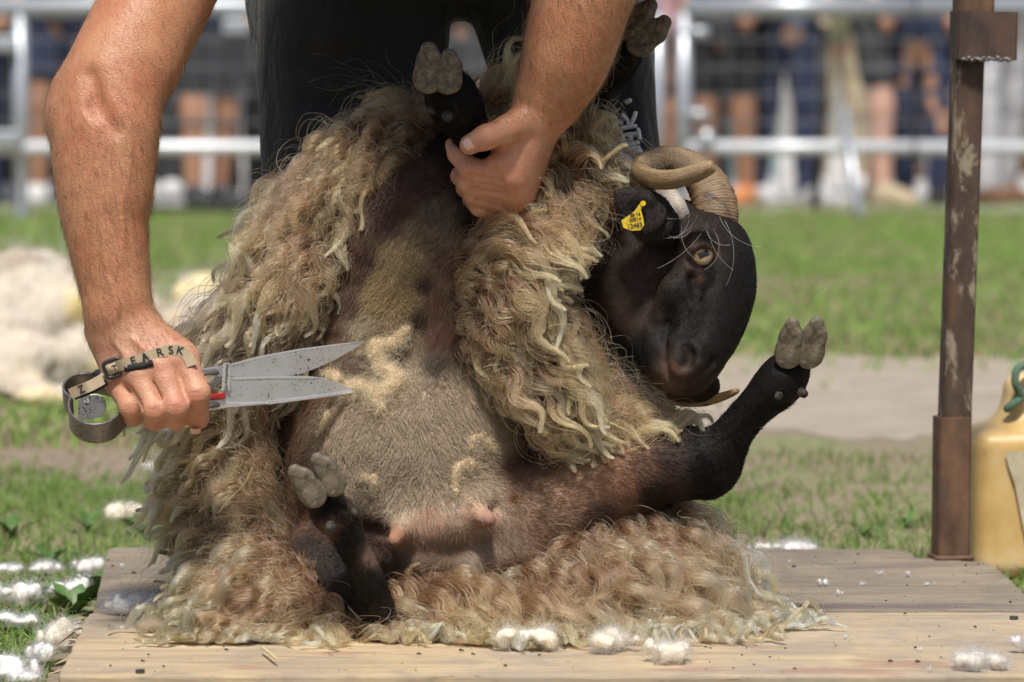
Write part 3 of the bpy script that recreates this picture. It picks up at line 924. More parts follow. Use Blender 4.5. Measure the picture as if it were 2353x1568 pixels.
# nails
m = NT('nail_horn'); m.bsdf((0.66, 0.42, 0.34), 0.28, Subsurface_Weight=0.2, Subsurface_Scale=0.004)
def nail(c, out, along, w, l):
    out, along = unit(out), np.asarray(along, float)
    along = unit(along - out * np.dot(along, out)); side = np.cross(along, out)
    vs, n = [], 7
    for j in np.linspace(-1, 1, n):
        for i in np.linspace(-1, 1, n):
            q = i * math.sqrt(max(0, 1 - max(0, abs(j) - .55) ** 2 * 3.2))
            vs.append(c + side * q * w / 2 + along * j * l / 2 - out * (q * q * w * .16) + out * .0004)
    fs = [[a * n + b, a * n + b + 1, a * n + n + b + 1, a * n + n + b] for a in range(n - 1) for b in range(n - 1)]
    return MB().add(vs, fs).build('nail', MATS['nail_horn'], person, True)
nail(P(1084, 331, -.130) + (-.001, -.0112, .0015), (-.10, -1, .18), (-1, 0, -.45), .0125, .0155)
nail(P(450, 982, -.214) + (0, -.009, -.0035), (0.0, -.72, -.70), (0, .6, -.7), .011, .008)

# fine arm hair
mat_hair('body_hair', 0.35, 0.3, 0.5)
def arm_hair(V, Q, n, flow, wfun, seed):
    r = np.random.default_rng(seed)
    p, nn = scatter(V, Q, n, r, wfun(V))
    d = np.asarray(flow, float) + r.standard_normal((n, 3)) * 0.45
    d = d - nn * (d * nn).sum(1)[:, None]; d /= np.linalg.norm(d, axis=1)[:, None]
    L = (0.006 + 0.010 * r.random(n))[:, None, None]
    t = np.linspace(0, 1, 6)[None, :, None]
    bend = r.standard_normal((n, 1, 3)) * 0.25
    pts = p[:, None] + L * (d[:, None] * t * .9 + nn[:, None] * (.42 * t - .30 * t ** 2) + bend * t ** 2)
    k = r.random(n)[:, None]
    tint = np.where(r.random(n)[:, None] < .38, np.array([.05, .03, .018]) * (1 + k), np.array([.42, .27, .13]) * (.6 + .6 * k))
    return pts, tint
zc = lambda a, b: (lambda V: ((V[:, 2] < P(1176, a, -.15)[2]) & (V[:, 2] > P(1176, b, -.15)[2])).astype(float))
h1 = arm_hair(*ARM_A, 9500, (.55, -.1, -1), lambda V: zc(-60, 790)(V) * np.clip((P(1176, 60, -.15)[2] - V[:, 2]) / .10, .25, 1), 21)
h2 = arm_hair(*ARM_B, 5200, (.45, -.1, -1), zc(-60, 285), 22)
hair('arm_hair', np.concatenate([h1[0], h2[0]]), 0.000062 * np.array([1, 1, .9, .8, .6, .3]), np.concatenate([h1[1], h2[1]]), MATS['body_hair'], person, 'stuff')
rr_ = np.random.default_rng(4)
hp, hn = scatter(*(lambda a: a)((SK_V[2], SK_F[2] - len(SK_V[0]) - len(SK_V[1]))), 9000, rr_, (np.linalg.norm(SK_V[2] - head - (0, .03, .03), axis=1) < .105).astype(float) + 1e-9)
hair('hair', hp[:, None] + (hn[:, None] * .6 + np.array([0, .4, -.3])) * np.linspace(0, .03, 4)[None, :, None], 0.0002, np.tile([.04, .028, .02], (9000, 1)), MATS['body_hair'], person, 'stuff')

# --- black trousers, shirt, boots
m = NT('black_cotton'); c = m.coord()
f1 = m.noise(c, 7, 5, 0.6); f2 = m.noise(c, 500, 2, 0.5); f3 = m.noise(m.coord(scale=(1, 1, 0.5)), 22, 4, 0.55, 0.5)
col = m.ramp(f1, [(0.3, (0.010, 0.010, 0.011)), (0.7, (0.022, 0.0215, 0.022))])
m.bsdf(col, 0.85, m.bump(f3, 0.8, 0.016, m.bump(f2, 0.25, 0.001)), Sheen_Weight=0.12, Sheen_Roughness=0.5)
F = Field(P(560, 1390, .0) - (0.03, .08, 0), P(1620, -330, .5) + (0.03, .06, .04), 0.006)
F.chain(PP([(800, -180, .30), (800, 0, .285), (806, 150, .265), (800, 330, .235), (782, 480, .23), (775, 760, .27), (765, 1180, .37)]), [.105, .104, .095, .085, .075, .066, .064], k=0.03, n=14)
F.chain(PP([(1260, -180, .30), (1290, 0, .285), (1318, 150, .265), (1352, 330, .235), (1374, 480, .23), (1424, 800, .25), (1440, 1000, .30), (1442, 1210, .37)]), [.105, .092, .082, .070, .064, .052, .050, .058], k=0.03, n=14)
F.cone(P(900, -225, .31), P(1160, -225, .31), .125, .125, 0.02)
F.cone(P(860, -120, .29), P(1200, -120, .29), .080, .080, 0.012)
F.cone(P(900, -330, .22), P(1160, -330, .22), .115, .115, 0.06)
r = np.random.default_rng(9)
for a, b in (((640, 150, .165), (880, 130, .165)), ((650, 215, .16), (820, 240, .155)), ((630, 300, .15), (790, 350, .15)), ((1200, 90, .17), (1330, 180, .17)), ((1230, 160, .16), (1420, 300, .165)), ((1415, 150, .20), (1440, 330, .175)), ((1390, 210, .18), (1420, 330, .165))):
    F.cone(P(*a), P(*b), .004, .010, .028, 'sub')
V, Q = F.skin(2)
N_ = normals(V, Q)
V = V + N_ * (0.0045 * noise3(V * [1, 1, .6], 16, 3))[:, None]
TROUSER = F
trousers = put('trousers', mesh_from('trousers', V, Q), MATS['black_cotton'], person)
F = Field(P(330, 0, .2) - (0.05, .60, 0.0), P(1700, -900, .4) + (0.05, .12, .05), 0.011)
F.chain([pelv + (0, 0, .03), pelv * .5 + chest * .5 + (0, 0, .035), chest], [.155, .150, .165], k=0.05)
F.cone(P(560, -400, .0), P(1480, -440, .0), .092, .092, 0.06)
F.cone(P(560, -385, .0), P(475, -235, -.03), .085, .078, 0.03)
F.cone(P(1480, -440, .0), P(1470, -300, -.03), .085, .078, 0.03)
zlim = P(1176, -70, -.05)[2]
i0 = max(0, int((zlim - F.lo[2]) / F.v)); F.f[:, :, :i0] = 0.05
V, Q = F.skin(1)
put('shirt', mesh_from('shirt', V + normals(V, Q) * (.006 * noise3(V, 14, 3))[:, None], Q), MATS['black_cotton'], person)
mat_plain('boot_leather', (0.05, 0.035, 0.025), 0.55, 0, .3, 40, .3)
for f_ in (footL, footR):
    F = Field(f_ - (.08, .26, .10), f_ + (.08, .12, .12), 0.006)
    b = np.array([f_[0], f_[1], BT])
    F.chain([b + (0, .05, .04), b + (0, -.05, .045), b + (0, -.15, .032), b + (0, -.19, .030)], [.040, .042, .036, .028], k=0.02)
    F.cone(b + (0, .03, .04), b + (0, .02, .13), .042, .044, 0.02)
    F.f[:, :, :max(0, int(math.ceil((BT + .001 - F.lo[2]) / F.v)))] = 0.05
    V, Q = F.skin(1)
    put('boot', mesh_from('boot', V, Q), MATS['boot_leather'], person)

# white brush lettering down the outer trouser leg
m = NT('white_print'); f = m.noise(m.coord(), 350, 4, .6)
m.bsdf(m.ramp(f, [(.3, (.62, .62, .6)), (.6, (.80, .80, .78))]), .7)
def on_trouser(px, py):
    """first point of the trouser cloth under this pixel"""
    ws = np.linspace(.05, .45, 260)
    q = np.array([P(px, py, w) for w in ws]); d = TROUSER.sample(q)
    i = np.argmax(d < .0012)
    return q[i] if d[i] < .0012 else None
strokes = [[(1436, 237), (1446, 232), (1451, 230)],
           [(1428, 296), (1446, 292), (1463, 290)], [(1446, 291), (1440, 276), (1428, 262)], [(1446, 291), (1456, 272), (1461, 256)],
           [(1430, 312), (1448, 309), (1466, 307)], [(1430, 312), (1433, 325)], [(1448, 309), (1450, 323)], [(1466, 296), (1470, 322)],
           [(1436, 332), (1455, 329), (1468, 328)], [(1440, 343), (1458, 341), (1472, 340)], [(1448, 352), (1462, 350), (1474, 347)]]
mb = MB()
for s in strokes:
    cc = spline(np.array(s, float), 7)
    pts = [on_trouser(a, b) for a, b in cc]
    pts = [p for p in pts if p is not None]
    if len(pts) > 2:
        mb.tube(np.array(pts) + (0, -.0012, 0), [.0020] + [.0026] * (len(pts) - 2) + [.0020], 6)
mb.build('lettering', MATS['white_print'], trousers, True)

# ================================================================== THE SHEEP
def proj(V):
    """grid pixel of world points"""
    q = V - np.array([0, -CAM_D, CAM_H])
    zc = q[:, 1] * _ct - q[:, 2] * _st
    yc = q[:, 1] * _st + q[:, 2] * _ct
    return CX + FPX * q[:, 0] / zc, CY - FPX * yc / zc

def paint(V, splats, power=2.4):
    """coat colour and painted shade patches: blend of colour spots (px, py, radius, colour)"""
    x, y = proj(V)
    num = np.zeros((len(V), 3)); den = np.zeros(len(V)) + 1e-9
    for px, py, r, c in splats:
        w = 1.0 / (0.22 + (((x - px) ** 2 + (y - py) ** 2) / r ** 2)) ** power
        num += w[:, None] * np.asarray(c); den += w
    return num / den[:, None]

sheep = empty('sheep', onz(980, 1400, BT))
tag(sheep, 'half shorn horned black-faced sheep sitting upright on the board, held by its foreleg', 'sheep')
SF = Field(P(540, 1450, -.05) - (0, .275, 0), P(1930, -30, .05) + (0.02, .26, 0), 0.0027)
S = SF
# trunk
S.ell(P(945, 1055, .055), (.150, .172, .155))
S.ell(P(955, 1235, .03), (.140, .118, .080), k=.05)
S.chain(PP([(905, 870, .065), (925, 720, .075), (975, 550, .09), (1015, 420, .10)]), [.110, .096, .074, .055], k=.05)
ax = unit(P(975, 520, 0) - P(840, 800, 0)); nrm_ = unit(np.cross(ax, [0, 1, 0]))
S.ell(P(885, 680, -.024), (.075, .042, .026), R=np.array([ax, nrm_, np.cross(ax, nrm_)]), k=.035)        # brisket
S.chain(PP([(1075, 540, -.0), (1035, 680, -.012), (1015, 815, -.025)]), [.034, .036, .026], k=.03)       # inside of the foreleg
S.chain(PP([(790, 690, .03), (860, 550, .015), (990, 435, .0)]), [.045, .042, .034], k=.03)              # shoulder
S.chain(PP([(1000, 520, -.062), (962, 640, -.066), (930, 760, -.075)]), [.008, .013, .009], k=.020, op='sub')
S.chain(PP([(900, 520, -.04), (850, 620, -.05), (800, 720, -.055)]), [.006, .009, .005], k=.02, op='sub')
S.chain(PP([(760, 835, -.09), (860, 815, -.085), (980, 830, -.085), (1060, 860, -.07)]), [.007, .012, .012, .007], k=.03, op='sub')  # fold above belly
# neck
S.chain(PP([(1090, 640, .11), (1250, 610, .085), (1360, 600, .045), (1480, 585, .02)]), [.085, .080, .078, .066], k=.04)
# udder and teats
S.ell(P(980, 1205, -.096), (.055, .022, .024), k=.03)
S.ell(P(1090, 1178, -.090), (.034, .022, .024), k=.03)
S.cone(P(928, 1213, -.114), P(905, 1243, -.142), .0120, .0072, .010)
S.cone(P(1088, 1176, -.109), P(1123, 1194, -.132), .0120, .0076, .010)
S.cone(P(800, 1200, -.096), P(885, 1226, -.114), .004, .003, .012, 'sub')
S.cone(P(1132, 1172, -.104), P(1222, 1122, -.084), .004, .006, .014, 'sub')
S.chain(PP([(830, 1262, -.084), (960, 1292, -.094), (1090, 1300, -.094), (1210, 1268, -.090)]), [.012, .014, .014, .012], k=.016)
S.chain(PP([(880, 1300, -.070), (1000, 1322, -.078), (1130, 1322, -.078), (1230, 1295, -.075)]), [.010, .012, .012, .010], k=.012)
S.ell(P(1155, 1350, -.085), (.013, .012, .017), k=.006)
# hind leg stretched to the side
S.chain(PP([(1030, 1290, .01), (1170, 1222, -.045), (1290, 1160, -.065), (1395, 1105, -.072), (1500, 1075, -.078), (1590, 1062, -.082), (1640, 1066, -.084)]), [.062, .050, .0425, .0375, .0315, .0285, .0255], k=.02, n=14)
S.cone(P(1560, 1105, -.080), P(1634, 1116, -.084), .010, .0125, .014)
S.cone(P(1330, 1200, -.055), P(1480, 1190, -.06), .030, .018, .03)
S.chain(PP([(1640, 1070, -.084), (1685, 995, -.092), (1740, 930, -.100), (1794, 878, -.106), (1818, 845, -.104)]), [.0230, .0172, .0165, .0215, .0175], k=.012, n=10)
# hind leg folded toward the lens
S.chain(PP([(690, 1285, -.05), (760, 1310, -.135), (820, 1355, -.200), (872, 1398, -.235)]), [.034, .023, .0165, .0125], k=.02, n=8)
S.cone(P(872, 1398, -.238), P(884, 1414, -.240), .0135, .0115, .008)
S.chain(PP([(868, 1385, -.240), (845, 1330, -.252), (815, 1265, -.262), (793, 1212, -.268), (772, 1180, -.268), (752, 1150, -.266)]), [.0125, .0138, .0128, .0140, .0200, .0168], k=.008, n=12)
# held foreleg
S.chain(PP([(1080, 660, .03), (1105, 525, -.025), (1118, 400, -.066), (1082, 305, -.098), (1052, 250, -.108), (1038, 222, -.108), (1022, 196, -.106)]), [.040, .024, .0175, .0165, .0215, .0215, .0180], k=.012, n=14)
# other foreleg behind the arm
S.chain(PP([(1190, 640, .08), (1250, 480, .05), (1300, 320, .03), (1350, 205, .01), (1398, 142, .002), (1432, 110, .004)]), [.055, .032, .022, .0200, .0245, .0190], k=.012, n=14)
# head
S.ell(P(1585, 575, .0), (.058, .062, .050), k=.02)
S.chain(PP([(1622, 590, -.026), (1622, 660, -.040), (1606, 745, -.064), (1584, 815, -.090), (1574, 855, -.100)]), [.044, .0445, .0390, .0275, .0215], k=.02, n=10)
S.ell(P(1462, 640, -.010), (.058, .048, .064), k=.02)
S.chain(PP([(1446, 650, -.008), (1482, 735, -.037), (1512, 808, -.066), (1530, 858, -.084)]), [.048, .0310, .0205, .0155], k=.012, n=8)
S.chain(PP([(1580, 628, -.072), (1552, 672, -.080), (1524, 728, -.078)]), [.012, .015, .012], k=.010)                              # cheek bone
S.ell(P(1580, 720, -.112), (.012, .008, .020), k=.02, op='sub')
S.ell(P(1556, 842, -.1030), (.0115, .014, .022), k=.006); S.ell(P(1598, 836, -.1020), (.0125, .014, .021), k=.006);  S.ell(P(1556, 884, -.092), (.022, .016, .009), k=.006)                                          # upper lip
S.cone(P(1570, 880, -.055), P(1618, 888, -.050), .022, .017, .010)                              # chin
S.chain(PP([(1582, 572, -.070), (1606, 556, -.076), (1642, 560, -.072)]), [.008, .010, .009], k=.010)                              # brow
S.ell(P(1614, 585, -.0800), (.0145, .012, .0120), k=.006, op='sub')
S.ell(P(1612, 640, -.089), (.009, .007, .011), k=.014, op='sub')                                 # tear pit
S.ell(P(1536, 742, -.098), (.006, .008, .012), k=.012, op='sub')                                 # behind the muzzle
def surf(px, py, w0=-.2, w1=.1):
    q = np.array([P(px, py, w) for w in np.linspace(w0, w1, 240)]); d = S.sample(q); i = int(np.argmax(d < 0))
    return np.linspace(w0, w1, 240)[i] if d[i] < 0 else -.09
def on_face(lst, off): return PP([(a, b, surf(a, b) + off) for a, b in lst])
S.chain(on_face([(1590, 786), (1606, 806), (1604, 834), (1590, 852)], .0015), [.004, .0055, .0055, .004], k=.005)            # nostril wing
S.chain(on_face([(1556, 800), (1552, 830), (1560, 856)], .003), [.005, .006, .005], k=.007)                                 # nose pad
S.chain(on_face([(1574, 796), (1586, 814), (1583, 834), (1570, 846)], .0), [.0025, .0050, .0046, .0025], k=.003, op='sub')    # nostril
S.chain(on_face([(1636, 818), (1640, 832), (1630, 846)], .0), [.002, .0035, .002], k=.004, op='sub')
S.chain(on_face([(1533, 742), (1528, 770), (1526, 800), (1526, 830), (1532, 856), (1546, 874), (1570, 884)], .0005), [.0030, .0040, .0042, .0042, .0042, .0040, .003], k=.004, op='sub')  # mouth
S.chain(on_face([(1498, 760), (1504, 800), (1512, 850)], .004), [.006, .008, .007], k=.008)                                  # lower lip
S.chain(on_face([(1590, 640), (1602, 664), (1600, 690)], .001), [.004, .005, .003], k=.008, op='sub')
en = unit(np.array([-.25, -1.0, .35]))
S.chain(PP([(1540, 540, -.055), (1505, 508, -.086), (1458, 470, -.100), (1412, 438, -.098)]), [.012, .0250, .0200, .0020], k=.004, flat=(en, .20), n=9)
S.ell(P(1472, 484, -.108), (.026, .006, .014), k=.005, op='sub')
for a in np.linspace(0, 2 * math.pi, 14)[:-1]:                                                   # eyelids
    b = a + 2 * math.pi / 13
    q = lambda t: P(1614 + 29 * math.cos(t) + 6 * math.sin(t), 585 + 21 * math.sin(t) + 7 * math.cos(t), -.0765)
    S.cone(q(a), q(b), .0030, .0030, .004)
S.chain(PP([(1584, 588, -.0835), (1596, 570, -.0885), (1618, 563, -.0890), (1640, 574, -.0850)]), [.0030, .0038, .0038, .003], k=.003)   # upper lid
V, Q = S.skin(2)
V = V + normals(V, Q) * (.0012 * noise3(V, 45, 3))[:, None]

HOLLOW_SHADE = (.030, .020, .017); BROWN = (.150, .088, .062); MAUVE = (.26, .165, .125); STUB = (.45, .365, .285)
BLACK = (.0065, .0056, .0055); PINK = (.45, .29, .215); TAN = (.36, .265, .150); FACE = (.0095, .0083, .0080); CHEEK = (.040, .026, .021)
COAT = [(765, 770, 24, (.075, .042, .03)), (822, 640, 22, (.075, .042, .03)), (960, 735, 20, (.06, .035, .026)), (975, 655, 20, (.055, .032, .024)), (1062, 690, 24, (.06, .035, .026)), (1060, 800, 22, (.07, .04, .03)), (940, 1000, 90, STUB), (820, 1000, 70, STUB), (1080, 1000, 70, STUB), (940, 900, 60, STUB), (1060, 1080, 80, STUB), (800, 1100, 50, STUB), (930, 1120, 70, STUB), (1130, 930, 45, STUB),  # first six spots paint the shade of the grooves beside the brisket
        (650, 1000, 50, BROWN), (640, 1120, 60, BROWN), (680, 1190, 40, (.17, .098, .068)), (700, 900, 55, BROWN), (1240, 1060, 50, BROWN), (1215, 960, 35, BROWN), (1180, 1080, 40, (.20, .115, .085)), (635, 960, 40, HOLLOW_SHADE), (622, 1060, 34, HOLLOW_SHADE), (620, 1140, 30, HOLLOW_SHADE),  # last three spots paint the shaded hollow between fleece and belly
        (750, 780, 40, MAUVE), (800, 700, 40, (.12, .075, .062)), (700, 820, 40, BROWN), (830, 600, 35, (.10, .055, .045)), (900, 480, 60, (.065, .035, .032)), (980, 430, 40, (.05, .028, .026)), (1000, 480, 30, (.12, .10, .09)),
        (880, 690, 55, TAN), (920, 600, 45, (.30, .225, .13)), (850, 750, 40, (.44, .37, .27)), (960, 530, 35, (.20, .15, .105)), (870, 770, 30, (.22, .16, .09)),
        (1010, 700, 30, BROWN), (1030, 620, 30, (.16, .09, .07)), (1015, 780, 25, (.20, .11, .085)),
        (800, 860, 30, (.14, .10, .08)), (900, 830, 30, (.17, .13, .105)), (1000, 840, 30, (.16, .125, .10)),
        (985, 1205, 40, PINK), (910, 1232, 22, (.34, .18, .125)), (1085, 1178, 26, PINK), (1120, 1190, 18, (.36, .21, .16)), (860, 1210, 25, (.10, .055, .042)), (1180, 1145, 12, (.16, .07, .03)), (760, 1215, 35, (.21, .12, .09)),
        (1000, 1280, 50, (.24, .165, .125)), (1150, 1270, 40, (.25, .18, .14)), (850, 1285, 40, (.19, .12, .10)), (1080, 1315, 30, (.26, .20, .16)), (1155, 1352, 16, (.50, .27, .25)),
        (1250, 1190, 45, (.28, .18, .13)), (1320, 1120, 45, (.31, .19, .135)), (1400, 1060, 30, (.28, .16, .105)), (1420, 1110, 40, (.22, .12, .08)), (1480, 1080, 35, (.12, .066, .048)), (1540, 1060, 30, (.045, .028, .023)), (1500, 1130, 30, (.028, .017, .014)), (1380, 1190, 30, (.10, .062, .055)),
        (1640, 1060, 50, BLACK), (1720, 950, 50, BLACK), (1800, 880, 50, BLACK),
        (1050, 250, 50, BLACK), (1090, 330, 40, BLACK), (1110, 500, 30, BLACK), (1420, 130, 60, BLACK), (1330, 250, 60, BLACK),
        (760, 1180, 60, BLACK), (800, 1240, 55, BLACK), (815, 1280, 50, BLACK), (840, 1320, 60, BLACK), (860, 1360, 50, BLACK), (880, 1400, 50, (.016, .010, .009)), (730, 1285, 50, (.045, .037, .036)), (790, 1330, 34, (.026, .021, .021)), (700, 1260, 26, (.05, .04, .038)),
        (1640, 640, 60, FACE), (1600, 740, 60, FACE), (1560, 690, 40, FACE), (1560, 830, 30, (.022, .016, .014)), (1548, 842, 20, (.13, .07, .05)), (1565, 848, 14, (.10, .055, .042)), (1545, 880, 12, (.08, .05, .035)), (1610, 640, 16, (.11, .062, .042)), (1580, 575, 22, (.085, .055, .045)), (1640, 580, 18, (.085, .055, .045)), (1600, 610, 18, (.08, .05, .04)),
        (1460, 640, 70, CHEEK), (1420, 720, 50, CHEEK), (1380, 600, 60, (.026, .018, .015)), (1340, 660, 60, (.022, .015, .012)), (1540, 560, 30, FACE), (1460, 475, 40, (.020, .015, .014)), (1480, 800, 30, FACE), (1620, 885, 22, (.03, .018, .015)), (1340, 520, 50, (.07, .045, .03))]
COAT = [(a, b, r_, (c_[0], c_[1] * .985, c_[2] * .915)) for a, b, r_, c_ in COAT]
SC_COL = paint(V, COAT)
m = NT('hide'); c = m.coord()
base = m.attr('col'); f1 = m.noise(c, 130, 4, .65); f2 = m.noise(c, 600, 3, .6)
col = m.mix(m.ramp(f1, [(.35, (0, 0, 0)), (.7, (.5, .5, .5))]), base, m.mix(1.0, base, (.62, .58, .55), 'MULTIPLY'))
m.bsdf(col, .60, m.bump(f2, .5, .0014, m.bump(f1, .35, .003)), Specular_IOR_Level=.16)
put('body', mesh_from('sheep_body', V, Q, attrs={'col': SC_COL}), MATS['hide'], sheep)
SHEEP_MESH = (V, Q)

# --- hooves: eight claws and dew claws
m = NT('hoof_horn'); c = m.coord()
f1 = m.noise(c, 110, 7, .7, .4); f2 = m.noise(c, 260, 4, .6)
col = m.ramp(f1, [(.32, (.020, .018, .015)), (.48, (.085, .070, .050)), (.64, (.17, .14, .10))])
col = m.mix(m.ramp(f2, [(.60, (0, 0, 0)), (.68, (.8, .8, .8))]), col, (.30, .20, .055))
m.bsdf(col, .6, m.bump(f2, .5, .002))
m = NT('hoof_horn_clean'); c = m.coord()
f1 = m.noise(c, 95, 7, .7, .4); f2 = m.noise(c, 260, 4, .6)
col = m.ramp(f1, [(.32, (.050, .040, .028)), (.48, (.125, .102, .072)), (.62, (.225, .19, .14))])
col = m.mix(m.ramp(f2, [(.58, (0, 0, 0)), (.66, (.8, .8, .8))]), col, (.17, .115, .045))
m.bsdf(col, .6, m.bump(f2, .4, .0015))
m = NT('hoof_dark'); f1 = m.noise(m.coord(), 160, 5, .6); m.bsdf(m.ramp(f1, [(.35, (.014, .012, .010)), (.7, (.060, .048, .034))]), .75, m.bump(f1, .4, .0015))
def claw_mesh():
    F = Field((-.045, -.03, -.03), (.045, .03, .03), .0011)
    F.chain([(-.012, 0, .000), (.008, 0, -.001), (.0215, -.0015, -.003)], [.0150, .0132, .0086], .004)
    F.ell((-.012, 0, -.002), (.0165, .0140, .0135), k=.006)
    F.rbox((0, 0, -.0190), (.06, .03, .0105), .002, k=.004, op='sub')          # flat sole
    F.ell((.002, .001, -.0105), (.016, .0055, .0035), k=.004, op='sub')
    V, Q = F.skin(2)
    V = V + normals(V, Q) * (.0005 * noise3(V, 220, 3))[:, None]
    return mesh_from('claw', V, Q)
CLAW = {}
def claw(tip, heel, sole, size=1.0, mat='hoof_horn', name='hoof'):
    """cloven half: toe tip and heel points, direction the sole faces"""
    tip, heel = np.asarray(tip), np.asarray(heel)
    X = unit(tip - heel); Z = -unit(np.asarray(sole, float) - X * np.dot(sole, X)); Y = np.cross(Z, X)
    L = np.linalg.norm(tip - heel) / .0585
    if mat not in CLAW:
        CLAW[mat] = claw_mesh(); CLAW[mat].materials.append(MATS[mat])
    o = bpy.data.objects.new(name, CLAW[mat]); COL.objects.link(o)
    M = Matrix.Identity(4)
    w = L * size
    for i in range(3):
        M[i][0], M[i][1], M[i][2] = X[i] * L, Y[i] * w, Z[i] * w
        M[i][3] = (heel[i] + X[i] * .0275 * L)
    o.parent = sheep
    o.matrix_parent_inverse = Matrix.Translation(-Vector(sheep.location))
    o.matrix_basis = M
    return o
def dew(p, d, s=.0075):
    d = unit(d)
    F = Field(p - .02, p + .02, .0013)
    F.cone(p - d * .008, p + d * .002 + np.array([0, 0, -.003]), s * 1.05, s * .55, .003)
    V, Q = F.skin(2)
    put('dew_claw', mesh_from('dew_claw', V + normals(V, Q) * (.0012 * noise3(V, 220, 2))[:, None], Q), MATS['hoof_dark'], sheep)
claw(P(992, 94, -.148), P(982, 212, -.138), (-.15, -1, .05), 1.12)
claw(P(1038, 110, -.146), P(1024, 214, -.140), (.12, -1, .02), 1.22)
dew(P(1030, 262, -.136), (0, -1, .1)); dew(P(990, 247, -.122), (-1, -.5, .1))
claw(P(1513, 5, -.036), P(1420, 82, -.022), (-.35, -.75, .35), 1.0)
claw(P(1545, 44, -.040), P(1448, 116, -.026), (-.2, -.9, .2), 1.0)
dew(P(1414, 128, -.027), (0, -1, -.1)); dew(P(1396, 84, -.02), (-.6, -.7, .4))
claw(P(1828, 728, -.144), P(1806, 842, -.126), (-.25, -1, .1), .98, 'hoof_horn_clean')
claw(P(1884, 725, -.144), P(1852, 842, -.128), (.15, -1, .05), .98, 'hoof_horn_clean')
dew(P(1788, 905, -.128), (-.3, -1, -.1)); dew(P(1845, 898, -.122), (.7, -.7, -.1))
claw(P(669, 1066, -.310), P(736, 1158, -.296), (-.1, -.95, .35), 1.0, 'hoof_horn_clean')
claw(P(724, 1038, -.304), P(778, 1134, -.292), (-.1, -.95, .35), 1.0, 'hoof_horn_clean')
dew(P(758, 1206, -.290), (-.2, -1, 0), .009); dew(P(812, 1172, -.280), (.7, -.8, 0), .008)

# --- horns
m = NT('horn'); c = m.coord(); at = m.attr('col')
f1 = m.noise(c, 60, 5, .65); f2 = m.noise(m.coord(scale=(1, 1, 3)), 240, 4, .6); f3 = m.noise(m.coord(scale=(1, 1, 1.4)), 38, 5, .6, .8)
col = m.mix(m.ramp(f1, [(.35, (0, 0, 0)), (.7, (.55, .55, .55))]), at, m.mix(1.0, at, (.55, .48, .40), 'MULTIPLY'))
col = m.mix(m.ramp(f3, [(.58, (0, 0, 0)), (.64, (.85, .85, .85))]), col, (.06, .046, .036))
m.bsdf(col, .55, m.bump(f2, .6, .002))
def horn(ctrl, name, ridges, n=150, k=24, squash=.85, base_c=(.21, .135, .075), tip_c=(.25, .175, .092), up=(0, -1, 0), dark=True):
    q = spline(np.array([(*P(a, b, c_), r * PX * .9) for a, b, c_, r in ctrl]), n)
    pts, rad = q[:, :3], q[:, 3]
    s = np.concatenate([[0], np.cumsum(np.linalg.norm(np.diff(pts, axis=0), axis=1))]); u = s / s[-1]
    fade = np.clip(1.15 - u * 1.1, .08, 1)
    ph = s * 2 * math.pi / ridges + 1.3 * np.sin(s * 150)
    rr = rad * (1 + .030 * fade * np.sign(np.sin(ph)) * np.abs(np.sin(ph)) ** .6 + .020 * fade * np.sin(ph * 2.7 + 1))
    rr[-4:] *= np.array([.93, .80, .58, .25])
    mb = MB().tube(pts, rr, k, True, squash, up)
    V = np.array(mb.v)
    ui = np.repeat(u, k); ka = np.tile(np.arange(k), n)
    C = np.array(base_c)[None] * (1 - ui[:, None]) + np.array(tip_c)[None] * ui[:, None]
    C = C * (1 + .55 * np.sin(np.repeat(ph, k))[:, None] * np.repeat(fade, k)[:, None])
    if dark:
        ln = np.exp(-((ka - 9.5 - 1.5 * np.sin(ui * 20)) / .7) ** 2) * (ui < .38)
        C = C * (1 - .85 * ln[:, None])
    an_ = 2 * math.pi * ka / k
    st_ = noise3(np.stack([ui * 9, 2.4 * np.cos(an_), 2.4 * np.sin(an_)], 1), 1.0, 3)
    C = C * (1 + .75 * st_[:, None])
    V = V + (.0009 * st_)[:, None] * unit(np.array([0, -1, .4]))
    V = V + (.0007 * noise3(V, 180, 2))[:, None] * unit(np.array([1, -1, 1]))
    return put('horn', mesh_from(name, V, mb.f, True, {'col': C}), MATS['horn'], sheep)
horn([(1634, 560, -.012, 58), (1640, 520, -.020, 60), (1642, 470, -.016, 58), (1622, 420, -.004, 52), (1580, 380, .008, 43), (1528, 366, .004, 35), (1488, 376, -.018, 31), (1474, 393, -.050, 30), (1492, 409, -.085, 28), (1540, 413, -.106, 26), (1592, 401, -.116, 24), (1628, 386, -.122, 20), (1642, 381, -.124, 15)], 'horn_near', .0026, n=300)
horn([(1630, 590, .05, 46), (1640, 545, .09, 44), (1620, 545, .15, 40), (1580, 610, .19, 36), (1530, 720, .19, 32), (1500, 830, .13, 26), (1520, 893, .02, 24), (1562, 920, -.03, 18), (1620, 922, -.05, 15), (1668, 909, -.06, 12), (1699, 896, -.065, 8)], 'horn_far', .0045, tip_c=(.48, .30, .14), dark=False)
horn([(1572, 520, -.038, 18), (1556, 482, -.044, 27), (1530, 448, -.036, 30), (1502, 418, -.018, 26), (1490, 396, .0, 18)], 'horn_root', .05, 60, 20, .9, (.40, .38, .35), (.36, .27, .18), dark=False)

